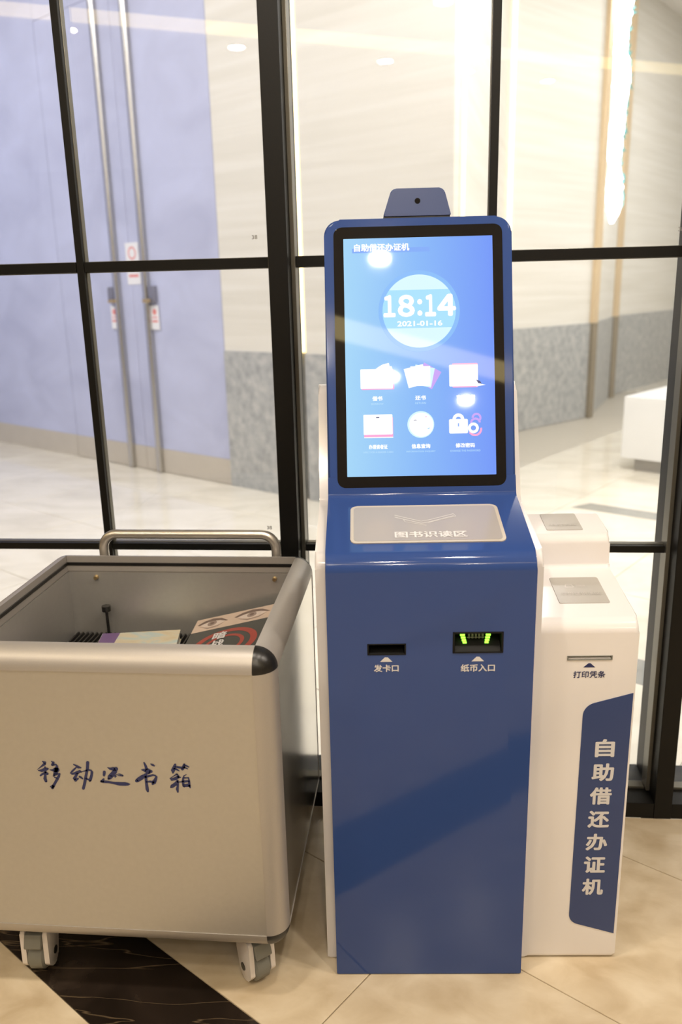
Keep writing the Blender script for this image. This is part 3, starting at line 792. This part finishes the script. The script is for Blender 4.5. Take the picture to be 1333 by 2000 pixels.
# tilted screen housing; its own frame: x right, y up along the face, z out of the face
TILT = math.radians(15.34)
rotS = (PI / 2 - TILT, 0, 0)
locS = (0, 0.2352, 1.02)
hous = prism('screen_housing', rrect(-0.2, 0.2, -0.03, 0.592, [0, 0, 0.034, 0.034], 8), -0.052, 0.0, BLUE, kiosk, bevel=0.006, seg=4, loc=locS, rot=rotS)
disp = prism('display', rrect(-0.1795, 0.1795, 0.018, 0.5745, 0.017), -0.0005, 0.0016, BLACKG, kiosk, bevel=0.0008, seg=2, loc=locS, rot=rotS)
prism('lit_picture', rrect(-0.1585, 0.1585, 0.0415, 0.5495, 0.001), 0.0016, 0.0018, SCREEN, disp)
Z0 = 0.0019
def flat(name, outline, m, z):
    return prism(name, outline, z, z + 0.0001, m, disp)
flat('title_bar', rrect(-0.140, 0.025, 0.5185, 0.5285, 0.001), LITB, Z0)
text('lettering', '自助借还办证机', -0.077, 0.5295, 0.118, 0.0165, LITW, disp, z=Z0 + 0.0004, bold=0.035)
flat('clock_halo', circle(0.0005, 0.392, 0.0865, 56), LITC3, Z0 + 0.0003)
flat('clock_disc', circle(0.0005, 0.392, 0.0780, 56), LITC2, Z0 + 0.0006)
y_cut = 0.0455
a = math.asin(y_cut / 0.078)
flat('clock_cap', circle(0.0005, 0.392, 0.0778, 24, a, PI - a) + [(0.0005 + 0.0778 * math.cos(PI - a), 0.392 + y_cut)], LITC1, Z0 + 0.0009)
b0 = math.asin(0.036 / 0.078)
flat('clock_base', circle(0.0005, 0.392, 0.0778, 24, PI + b0, 2 * PI - b0) + [(0.0005 + 0.0778 * math.cos(2 * PI - b0), 0.392 - 0.036)], LITC1, Z0 + 0.0009)
for ch, xa, xb in (('１', -0.0755, -0.0495), ('８', -0.0450, -0.0085), ('：', -0.0035, 0.0075), ('１', 0.0130, 0.0365), ('４', 0.0390, 0.0790)):
    text('lettering', ch, (xa + xb) / 2, 0.4035 - (0.004 if ch == '：' else 0), xb - xa, 0.036 if ch == '：' else 0.0475, LITW, disp, z=Z0 + 0.0011, bold=0.045)
text('lettering', '2021-01-16', 0.0015, 0.3655, 0.096, 0.0115, LITW, disp, z=Z0 + 0.0011, bold=0.03)
# six icons with captions
z = Z0 + 0.0003
def group_icon(cx, cy, kind):
    if kind == 'folder':
        flat('icon', rrect(cx - 0.034, cx + 0.036, cy - 0.0255, cy + 0.0170, 0.002), LITP, z)
        flat('icon', rrect(cx - 0.036, cx + 0.033, cy - 0.0235, cy + 0.0185, 0.002), LITW, z + 0.0003)
        flat('icon', [(cx - 0.004, cy + 0.0180), (cx + 0.033, cy + 0.0180), (cx + 0.031, cy + 0.024), (cx + 0.027, cy + 0.024), (cx + 0.025, cy + 0.031), (cx + 0.012, cy + 0.028), (cx + 0.003, cy + 0.023)], LITW, z + 0.0003)
    elif kind == 'cards':
        for ang, m, dx, k in ((-30, LITPP, 0.016, 0), (-12, LITC1, 0.006, 1), (0, LITW, 0.0, 2), (14, LITW, -0.010, 3)):
            c, s = math.cos(math.radians(ang)), math.sin(math.radians(ang))
            pts = [(-0.021, -0.021), (0.021, -0.021), (0.021, 0.021), (-0.021, 0.021)]
            flat('icon', [(cx + dx + p[0] * c - p[1] * s, cy + 0.001 + p[0] * s + p[1] * c) for p in pts], m, z + 0.0003 * k)
    elif kind == 'calendar':
        flat('icon', rrect(cx - 0.029, cx + 0.026, cy - 0.025, cy + 0.0265, 0.003), LITP, z)
        flat('icon', rrect(cx - 0.035, cx + 0.026, cy - 0.0225, cy + 0.0235, 0.002), LITW, z + 0.0003)
        flat('icon', [(cx + 0.022, cy - 0.009), (cx + 0.030, cy - 0.012), (cx + 0.034, cy - 0.018), (cx + 0.026, cy - 0.016)], LITD, z + 0.0006)
        flat('icon', [(cx + 0.024, cy - 0.016), (cx + 0.042, cy - 0.0205), (cx + 0.022, cy - 0.0235)], LITW, z + 0.0006)
    elif kind == 'card':
        flat('icon', rrect(cx - 0.030, cx + 0.032, cy - 0.0255, cy + 0.018, 0.002), LITP, z)
        flat('icon', rrect(cx - 0.031, cx + 0.031, cy - 0.0195, cy + 0.0235, 0.002), LITW, z + 0.0003)
        flat('icon', rrect(cx - 0.030, cx + 0.032, cy - 0.0265, cy - 0.0245, 0.0005), LITW, z + 0.0003)
        flat('icon', rrect(cx - 0.004, cx + 0.003, cy + 0.0160, cy + 0.0180, 0.0005), LITD, z + 0.0006)
    elif kind == 'globe':
        flat('icon', circle(cx, cy, 0.0285, 40), LITC1, z)
        flat('icon', circle(cx + 0.001, cy - 0.0005, 0.0255, 40), LITW, z + 0.0003)
        flat('icon', [(cx - 0.016, cy + 0.008), (cx - 0.012, cy + 0.0105), (cx - 0.006, cy + 0.0085), (cx - 0.011, cy + 0.0092)], LITD, z + 0.0006)
        flat('icon', [(cx + 0.008, cy + 0.016), (cx + 0.013, cy + 0.0175), (cx + 0.012, cy + 0.015)], LITP, z + 0.0006)
        flat('icon', [(cx + 0.013, cy - 0.009), (cx + 0.020, cy - 0.006), (cx + 0.017, cy - 0.011)], LITT, z + 0.0006)
    elif kind == 'lock':
        def arc(cx_, cy_, ro, ri, a0, a1, m, zz):
            o = circle(cx_, cy_, ro, 20, a0, a1) + [(cx_ + ro * math.cos(a1), cy_ + ro * math.sin(a1))]
            i = circle(cx_, cy_, ri, 20, a0, a1) + [(cx_ + ri * math.cos(a1), cy_ + ri * math.sin(a1))]
            flat('icon', o + i[::-1], m, zz)
        arc(cx - 0.014, cy + 0.0105, 0.0125, 0.0055, -0.1, PI + 0.1, LITW, z)
        flat('icon', rrect(cx - 0.034, cx + 0.006, cy - 0.0195, cy + 0.0110, 0.003), LITW, z + 0.0003)
        flat('icon', rrect(cx - 0.0152, cx - 0.0128, cy - 0.005, cy + 0.002, 0.0008), LITB, z + 0.0006)
        arc(cx + 0.0245, cy + 0.013, 0.0105, 0.006, -0.6, PI, LITPP, z)
        arc(cx + 0.022, cy + 0.002, 0.0115, 0.007, 0.1, PI, LITPP, z + 0.0002)
        arc(cx + 0.021, cy - 0.011, 0.015, 0.0105, PI + 0.5, 2 * PI + 0.2, LITP, z)
        arc(cx + 0.0175, cy - 0.0085, 0.0115, 0.0055, 0, 2 * PI - 0.001, LITW, z + 0.0005)
CAP = [('借书', 'BORROW'), ('还书', 'RETURN'), ('查询续借', 'RENEW BOOKS'), ('办理读者证', 'APPLY FOR A READER CARD'), ('信息查询', 'INFORMATION INQUIRY'), ('修改密码', 'CHANGE THE PASSWORD')]
for i, (cx, cy, kd, lw, ly, sw) in enumerate(((-0.091, 0.252, 'folder', 0.022, 0.2075, 0.026), (0.001, 0.2525, 'cards', 0.023, 0.2075, 0.023),
        (0.097, 0.2525, 'calendar', 0.040, 0.2070, 0.036), (-0.091, 0.150, 'card', 0.040, 0.1045, 0.064), (0.0, 0.1505, 'globe', 0.040, 0.1045, 0.062), (0.094, 0.1495, 'lock', 0.041, 0.1045, 0.064))):
    group_icon(cx, cy, kd)
    text('lettering', CAP[i][0], cx - 0.0005, ly, lw, 0.0100, LITW, disp, z=Z0 + 0.0005, bold=0.04)
    text('lettering', CAP[i][1], cx - 0.0005, ly - 0.0115, sw, 0.0040, LITT, disp, z=Z0 + 0.0005, bold=0.01)

# camera module on the top edge
cm_ = prism('camera_module', fillet([(-0.0725, 0.0), (0.0725, 0.0), (0.057, 0.056), (-0.054, 0.056)], [0.002, 0.002, 0.013, 0.013], 6), -0.050, 0.0, BLUE2, kiosk,
            bevel=0.003, seg=3, loc=(0, 0.2352 + 0.5965 * math.sin(TILT) + 0.002, 1.02 + 0.5965 * math.cos(TILT)), rot=(PI / 2 - math.radians(6), 0, 0))
bm = bmesh.new()
t = bmesh.new()
bmesh.ops.create_cone(t, cap_ends=True, segments=24, radius1=0.0062, radius2=0.0052, depth=0.002)
merge(bm, t, Matrix.Translation((0.001, 0.030, 0.0010)))
ln = from_bm('lens', bm, BLACKG, cm_)
box('module_gap', -0.0705, 0.0705, -0.004, 0.0005, -0.046, -0.004, BLACKP, cm_)

# white side unit stepping down on the right
prof = fillet([(0.045, 0.0), (0.045, 0.803), (0.268, 0.842), (0.268, 0.913), (0.388, 0.934), (0.40, 0.900), (0.40, 0.0)], [0.012, 0.028, 0.010, 0.022, 0.010, 0.01, 0], 7)
side = prism('side_unit', prof, 0.2215, 0.4155, WHITE, kiosk, bevel=0.007, both=False, M=ALONG_X, seg=3)
cut(side, [(0.2755, 0.3655, 0.02, 0.060, 0.7235, 0.7330)])
LA = math.atan2(0.039, 0.223); UA = math.atan2(0.021, 0.120)
pl = prism('card_reader_pad', rrect(0.2735, 0.3765, 0.0725, 0.177, 0.004), 0.0, 0.0016, PADL, kiosk, bevel=0.0006, seg=1, loc=(0, 0.045, 0.803), rot=(LA, 0, 0))
text('lettering', '身份证识读区', 0.325, 0.1085, 0.082, 0.012, INKPAD, pl, z=0.0017, bold=0.01)
bm = bmesh.new()
stroke(bm, [(0.302, 0.146), (0.314, 0.146), (0.317, 0.135), (0.299, 0.135), (0.302, 0.146)], 0.0022, 0.0021)
for y in (0.146, 0.141, 0.136): stroke(bm, [(0.322, y), (0.342, y)], 0.0014, 0.0021)
from_bm('card_icon', bm, INKPAD, pl, sharp=None)
pu = prism('code_reader_pad', rrect(0.283, 0.363, 0.029, 0.112, 0.003), 0.0, 0.0016, PADL, kiosk, bevel=0.0006, seg=1, loc=(0, 0.268, 0.913), rot=(UA, 0, 0))
text('lettering', '读者证识读区', 0.323, 0.052, 0.062, 0.010, INKPAD, pu, z=0.0017, bold=0.01)
# receipt outlet
bm = bmesh.new()
for b in ((0.2755, 0.2780), (0.3630, 0.3655)): bm_box(bm, b[0], b[1], 0.0435, 0.060, 0.7235, 0.7330, 0.0006)
for b in ((0.7235, 0.7250), (0.7318, 0.7330)): bm_box(bm, 0.2755, 0.3655, 0.0435, 0.060, b[0], b[1], 0.0005)
bm_box(bm, 0.2755, 0.3655, 0.058, 0.060, 0.7235, 0.7330)
rec = from_bm('receipt_outlet', bm, CAST_G, kiosk)
prism('paper_lip', [(0.046, 0.7252), (0.058, 0.7252), (0.058, 0.7300), (0.050, 0.7285)], 0.2785, 0.3625, WHITE, rec, M=ALONG_X)
YS = Matrix.Translation((0, 0.0449, 0)) @ FRONT
prism('arrow_mark', [(0.3085, 0.7075), (0.3325, 0.7075), (0.3225, 0.7165), (0.3185, 0.7165)], 0.0, 0.0003, INKB, side, M=YS)
text('lettering', '打印凭条', 0.3215, 0.692, 0.064, 0.0150, INKB, side, M=YS, bold=0.016)
# blue name panel wrapped towards the right edge
bp_out = fillet([(0.4095, 0.0665), (0.4120, 0.6500), (0.3135, 0.6225), (0.3095, 0.0975)], [0.0, 0.0, 0.030, 0.026], 8)
bp = prism('blue_name_panel', bp_out, 0.0, 0.0008, BLUE2, kiosk, M=YS)
for i, ch in enumerate('自助借还办证机'):
    cz = 0.526 - i * 0.0562
    text('lettering', ch, 0.3625 - i * 0.0010, cz, 0.040 if i == 0 else 0.0455, 0.0415, INKW, bp, M=Matrix.Translation((0, 0.0440, 0)) @ FRONT, bold=0.034)

# ------------------------------------------------------------------ mobile book return bin
CX0, CX1, CY0, CY1 = -0.947, -0.266, 1.368, 1.975      # outer box
R = 0.042
ZT, ZR, ZL = 0.800, 0.758, 0.171                        # top of rail, rail spring line, lower spring line
ZB = ZL - R
cart = tag(empty('book_return_bin', (-0.6065, 1.6715, 0)), 'silver aluminium book return bin on white castors with blue writing', 'bin')
OFF = Vector((-0.6065, 1.6715, 0))
ix0, ix1, iy0, iy1 = CX0 + R, CX1 - R, CY0 + R, CY1 - R
W_ = 0.006
fp = box('front_panel', ix0, ix1, CY0 + 0.0012, CY0 + 0.010, ZL, ZR, ALUP, cart)
box('back_panel', ix0, ix1, iy1 + 0.004, iy1 + 0.016, ZL, ZR, ALUP, cart)
box('side_panel', CX0 + 0.0012, CX0 + 0.010, iy0, iy1, ZL, ZR, ALUS, cart)
box('side_panel', CX1 - 0.010, CX1 - 0.0012, iy0, iy1, ZL, ZR, ALUS, cart)
box('inner_liner', ix0 - 0.004, ix0 + 0.002, iy0, iy1, 0.30, 0.757, ALUP, cart)
box('inner_liner', ix1 - 0.002, ix1 + 0.004, iy0, iy1, 0.30, 0.757, ALUP, cart)
box('inner_liner', ix0, ix1, iy0 - 0.004, iy0 + 0.002, 0.30, 0.757, ALUP, cart)
box('inner_liner', ix0, ix1, iy1 - 0.002, iy1 + 0.004, 0.30, 0.757, ALUP, cart)
box('bottom_panel', ix0, ix1, iy0, iy1, ZB + 0.002, ZB + 0.012, ALUP, cart)
NQ = 10
def quarter(top=True):
    """closed profile in (outward u, height v) of a rounded rail"""
    if top:
        arc = [(R * math.sin(PI / 2 * k / NQ), R * math.cos(PI / 2 * k / NQ)) for k in range(NQ + 1)]
        return arc + [(R - 0.004, -0.0008), (0.0, -0.0008)]
    arc = [(R * math.cos(PI / 2 * k / NQ), -R * math.sin(PI / 2 * k / NQ)) for k in range(NQ + 1)]
    return arc + [(0.0, 0.0)]
def sweep(name, prof, frame, l0, l1, m):
    """frame(u, v, l) -> world point"""
    bm = bmesh.new()
    A = [bm.verts.new(frame(u, v, l0)) for u, v in prof]; B = [bm.verts.new(frame(u, v, l1)) for u, v in prof]
    n = len(prof)
    bm.faces.new(A); bm.faces.new(B)
    for i in range(n): bm.faces.new((A[i], A[(i + 1) % n], B[(i + 1) % n], B[i]))
    return from_bm(name, bm, m, cart, sharp=40)
for zc, top in ((ZR, True), (ZL, False)):
    pr = quarter(top)
    nm = 'top_rail' if top else 'bottom_rail'
    sweep(nm, pr, lambda u, v, l: (l, iy0 - u, zc + v), ix0 + 0.0004, ix1 - 0.0004, ALU)
    sweep(nm, pr, lambda u, v, l: (l, iy1 + u, zc + v), ix0 + 0.0004, ix1 - 0.0004, ALU)
    sweep(nm, pr, lambda u, v, l: (ix0 - u, l, zc + v), iy0 + 0.0004, iy1 - 0.0004, ALU)
    sweep(nm, pr, lambda u, v, l: (ix1 + u, l, zc + v), iy0 + 0.0004, iy1 - 0.0004, ALU)
for sx, cx in ((-1, ix0), (1, ix1)):
    for sy, cy in ((-1, iy0), (1, iy1)):
        arc = [(R * math.cos(PI / 2 * k / NQ), R * math.sin(PI / 2 * k / NQ)) for k in range(NQ + 1)] + [(0, 0)]
        sweep('corner_post', arc, lambda u, v, l: (cx + sx * u, cy + sy * v, l), ZL + 0.0004, ZR - 0.0004, ALU)
        for sz, cz in ((1, ZR), (-1, ZL)):
            bm = bmesh.new()
            grid = []
            N = 8
            for a in range(N + 1):
                ph = PI / 2 * a / N
                grid.append([bm.verts.new((cx + sx * R * math.cos(ph) * math.cos(PI / 2 * b / N), cy + sy * R * math.cos(ph) * math.sin(PI / 2 * b / N), cz + sz * R * math.sin(ph))) for b in range(N + 1)])
            for a in range(N):
                for b in range(N):
                    try: bm.faces.new((grid[a][b], grid[a][b + 1], grid[a + 1][b + 1], grid[a + 1][b]))
                    except ValueError: pass
            c0 = bm.verts.new((cx, cy, cz))
            bm.faces.new([c0] + grid[0])
            bm.faces.new([c0] + [grid[a][0] for a in range(N, -1, -1)])
            bm.faces.new([c0] + [grid[a][N] for a in range(N + 1)])
            bmesh.ops.remove_doubles(bm, verts=bm.verts, dist=1e-5)
            from_bm('corner_cap', bm, BLACKP, cart, sharp=50)
# rail inner lips, black seal all round
def ringbox(name, z0, z1, proud, m):
    box(name, ix0, ix1, iy1 - proud, iy1 + 0.002, z0, z1, m, cart)
    box(name, ix0, ix1, iy0 - 0.002, iy0 + proud, z0, z1, m, cart)
    box(name, ix0 - 0.002, ix0 + proud, iy0 + proud, iy1 - proud, z0, z1, m, cart)
    box(name, ix1 - proud, ix1 + 0.002, iy0 + proud, iy1 - proud, z0, z1, m, cart)
ringbox('rail_lip', 0.7605, 0.7755, 0.0022, ALU)
ringbox('black_seal', 0.7758, 0.7835, 0.0036, BLACKP)
# sprung platform with a ribbed black mat
bm = bmesh.new()
bm_box(bm, ix0 + 0.004, ix1 - 0.004, iy0 + 0.004, iy1 - 0.004, 0.565, 0.584)
k = ix0 + 0.008
while k < ix1 - 0.012:
    bm_prism(bm, [(k, 0.584), (k + 0.010, 0.584), (k + 0.007, 0.592), (k + 0.003, 0.592)], -(iy1 - 0.006), -(iy0 + 0.006), M=FRONT)
    k += 0.0125
from_bm('ribbed_platform', bm, BLACKP, cart)
for x in (-0.800, -0.386):
    tube('platform_pin', [(x, 1.905, 0.58), (x - 0.002, 1.908, 0.664)], 0.0038, BLACKP, cart, 10)
    tube('pin_cap', [(x - 0.002, 1.908, 0.660), (x - 0.002, 1.908, 0.674)], 0.0115, BLACKP, cart, 14)
for x in (-0.829, -0.362):
    tube('panel_bolt', [(x, iy1 - 0.001, 0.744), (x, iy1 - 0.011, 0.744)], [0.0065, 0.0048], BRASS, cart, 12)
# tubular push handle at the back
HX0, HX1, HY, HZ = -0.826, -0.366, 1.992, 0.842
hp = [(HX0, HY - 0.018, 0.60), (HX0, HY - 0.004, 0.63), (HX0, HY, 0.66)]
rc = 0.038
hp += [(HX0, HY, HZ - rc)]
for k in range(1, 9):
    a_ = PI / 2 * k / 8
    hp.append((HX0 + rc - rc * math.cos(a_), HY, HZ - rc + rc * math.sin(a_)))
for k in range(0, 9):
    a_ = PI / 2 * k / 8
    hp.append((HX1 - rc + rc * math.sin(a_), HY, HZ - rc + rc * math.cos(a_)))
hp += [(HX1, HY, 0.66), (HX1, HY - 0.004, 0.63), (HX1, HY - 0.018, 0.60)]
tube('push_handle', hp, 0.0125, CHROME, cart, 16)
# blue brush writing on the front
OFF0 = OFF
for ch in STROKES:
    bm = bmesh.new()
    for st in ch:
        pts = [(x / 1000, zz / 1000, r / 1000 * 1.5) for x, zz, r in st]
        L_, R_ = [], []
        for i, (x, zz, r) in enumerate(pts):
            p = Vector((x, zz)); q0 = Vector(pts[max(0, i - 1)][:2]); q1 = Vector(pts[min(len(pts) - 1, i + 1)][:2])
            d = (q1 - q0); d = d.normalized() if d.length > 1e-6 else Vector((1, 0))
            n = Vector((-d.y, d.x)) * r
            L_.append(p + n); R_.append(p - n)
        y = CY0 + 0.0007
        for i in range(len(pts) - 1):
            bm.faces.new([bm.verts.new((c.x, y, c.y)) for c in (L_[i], R_[i], R_[i + 1], L_[i + 1])])
        for x, zz, r in pts:
            bm.faces.new([bm.verts.new((x + r * math.cos(2 * PI * k / 10), y - 0.00005, zz + r * math.sin(2 * PI * k / 10))) for k in range(10)])
    o = from_bm('brush_character', bm, INKB, fp, sharp=None)
# castors: a fork, a wheel and a brake guard each
OFF = Vector((0, 0, 0))
def castor(x, y, rz):
    c = empty('castor', (x - OFF0.x, y - OFF0.y, 0), rz)
    c.parent = cart
    hub = bmesh.new()
    bm_tube(hub, [(0, 0.012, 0.100), (0, 0.012, ZB)], 0.016, 14)
    bm_box(hub, -0.034, 0.034, -0.02, 0.048, ZB - 0.006, ZB, 0.002)
    from_bm('swivel_plate', hub, CHROME, c)
    fk = bmesh.new()
    for s in (-1, 1):
        prof = fillet([(-0.030, 0.030), (-0.012, 0.008), (0.016, 0.008), (0.032, 0.070), (0.034, 0.112), (-0.026, 0.112)], [0.012, 0.012, 0.014, 0.01, 0.008, 0.008], 5)
        xa, xb = sorted((s * 0.0195, s * 0.0305))
        bm_prism(fk, prof, xa, xb, 0.003, True, 2, ALONG_X)
    bm_box(fk, -0.0305, 0.0305, -0.014, 0.034, 0.098, 0.114, 0.004)
    fork = from_bm('fork', fk, CAST_W, c)
    wb = bmesh.new()
    pr = [(-0.0185, 0.030), (-0.0185, 0.034), (-0.014, 0.0385), (0.014, 0.0385), (0.0185, 0.034), (0.0185, 0.030)]
    rings = []
    for k in range(28):
        a_ = 2 * PI * k / 28
        rings.append([wb.verts.new((u, 0.004 + r * math.cos(a_), 0.0385 + r * math.sin(a_))) for u, r in pr])
    for k in range(28):
        A, B = rings[k], rings[(k + 1) % 28]
        for i in range(len(pr) - 1): wb.faces.new((A[i], A[i + 1], B[i + 1], B[i]))
    wb.faces.new([r[0] for r in rings]); wb.faces.new([r[-1] for r in rings])
    from_bm('wheel', wb, CAST_G, c)
    gd = bmesh.new()
    bm_prism(gd, fillet([(-0.026, 0.082), (-0.0375, 0.074), (-0.039, 0.079), (-0.030, 0.106), (-0.012, 0.108)], [0.002] * 5, 3), -0.0185, 0.0185, 0.0015, True, 2, ALONG_X)
    from_bm('brake_pedal', gd, CAST_G, c)
    for s in (-1, 1):
        tube('axle_bolt', [(s * 0.0300, 0.004, 0.0385), (s * 0.0320, 0.004, 0.0385)], 0.009, BLACKP, c, 12)
    return c
castor(-0.838, 1.437, math.radians(3))
castor(-0.350, 1.440, math.radians(40))
castor(-0.858, 1.905, math.radians(20))
castor(-0.352, 1.905, math.radians(160))

# ------------------------------------------------------------------ books lying in the bin
def book(name, tl, tr, down, h, th, cover, label):
    """tl, tr: the two upper corners of the cover; down: direction of the cover's lower side"""
    tl = Vector(tl); ux = (Vector(tr) - tl); w = ux.length; ux.normalize()
    dy = Vector(down); dy = (dy - ux * dy.dot(ux)).normalized()
    uy = -dy; uz = ux.cross(uy)
    M = Matrix((( ux.x, uy.x, uz.x, tl.x + dy.x * h), (ux.y, uy.y, uz.y, tl.y + dy.y * h), (ux.z, uy.z, uz.z, tl.z + dy.z * h), (0, 0, 0, 1)))
    b = empty(name)
    b.matrix_world = M
    tag(b, label, 'book', 'books lying in the return bin')
    box('pages', 0.002, w - 0.003, 0.003, h - 0.003, -th + 0.0008, -0.0008, PAGES, b)
    box('cover', 0, w, 0, h, -0.0008, 0.0, cover, b)
    box('cover', 0, w, 0, h, -th, -th + 0.0008, cover, b)
    box('spine', -0.0008, 0.0, 0, h, -th, 0.0, cover, b)
    return b, w
# charcoal book with a strip of two eyes and a red ring
bk, w = book('book', (-0.561, 1.902, 0.6385), (-0.352, 1.894, 0.6920), (0.05, -1.0, -0.10), 0.26, 0.018, COVERD, 'charcoal book with two eyes and a red ring on its cover')
def fl(name, outline, m, z, parent): return prism(name, outline, z, z + 0.0002, m, parent)
H_ = 0.26
strip = fl('photo_strip', [(0, H_ - 0.066), (w, H_ - 0.066), (w, H_), (0, H_)], SKINP, 0.0001, bk)
for ex, ey, sc in ((0.050, H_ - 0.034, 1.0), (0.156, H_ - 0.032, 1.15)):
    up = [(-0.042, 0.004), (-0.026, 0.019), (-0.004, 0.026), (0.020, 0.020), (0.042, 0.000)]
    lo = [(0.036, 0.000), (0.018, 0.010), (-0.004, 0.013), (-0.024, 0.007), (-0.036, 0.000)]
    fl('eyelid', [(ex + a_ * sc, ey + b_) for a_, b_ in up + lo][::-1], EYED, 0.0005, bk)
    fl('eye_white', [(ex + a_ * sc, ey + b_) for a_, b_ in ((-0.033, 0.000), (-0.020, 0.009), (-0.002, 0.0125), (0.018, 0.0095), (0.034, -0.001), (0.016, -0.012), (-0.006, -0.015), (-0.022, -0.009))][::-1], EYEW, 0.0004, bk)
    fl('iris', circle(ex - 0.001, ey, 0.0125, 18), EYEM, 0.0007, bk)
    fl('pupil', circle(ex - 0.001, ey + 0.001, 0.0060, 14), EYED, 0.0009, bk)
    fl('eye_shadow', [(ex + a_ * sc, ey + b_) for a_, b_ in ((-0.034, -0.006), (-0.008, -0.019), (0.016, -0.016), (0.034, -0.004), (0.018, -0.021), (-0.008, -0.025))][::-1], EYEM, 0.0003, bk)
bm = bmesh.new()
for k in range(40):
    a0, a1 = 2 * PI * k / 40, 2 * PI * (k + 1) / 40
    for ro, ri in ((1.0, 0.80), (0.62, 0.50)):
        bm.faces.new([bm.verts.new((0.108 + 0.085 * r * math.cos(a_), H_ - 0.155 + 0.072 * r * math.sin(a_), 0.0004)) for r, a_ in ((ro, a0), (ro, a1), (ri, a1), (ri, a0))])
from_bm('red_ring', bm, COVERR, bk, sharp=None)
text('lettering', '暗', 0.088, H_ - 0.108, 0.036, 0.034, INKW, bk, z=0.0006, bold=0.03)
text('lettering', '战', 0.090, H_ - 0.147, 0.036, 0.034, INKW, bk, z=0.0006, bold=0.03)
# pale book
COVP = stone('pale_painted_cover', [(0.3, (0.55, 0.42, 0.22)), (0.48, (0.62, 0.56, 0.42)), (0.58, (0.44, 0.55, 0.55)), (0.7, (0.66, 0.60, 0.50))], 9.0, 0.3, (1, 2, 1), 0.4, 4, 1.0)
bk2, w2 = book('book', (-0.795, 1.853, 0.6205), (-0.603, 1.886, 0.6205), (0.16, -1.0, 0.0), 0.26, 0.026, COVP, 'pale cream and blue book with a purple left edge')
fl('purple_band', [(0, 0), (0.026, 0), (0.044, 0.26), (0, 0.26)], PURPLE, 0.0001, bk2)
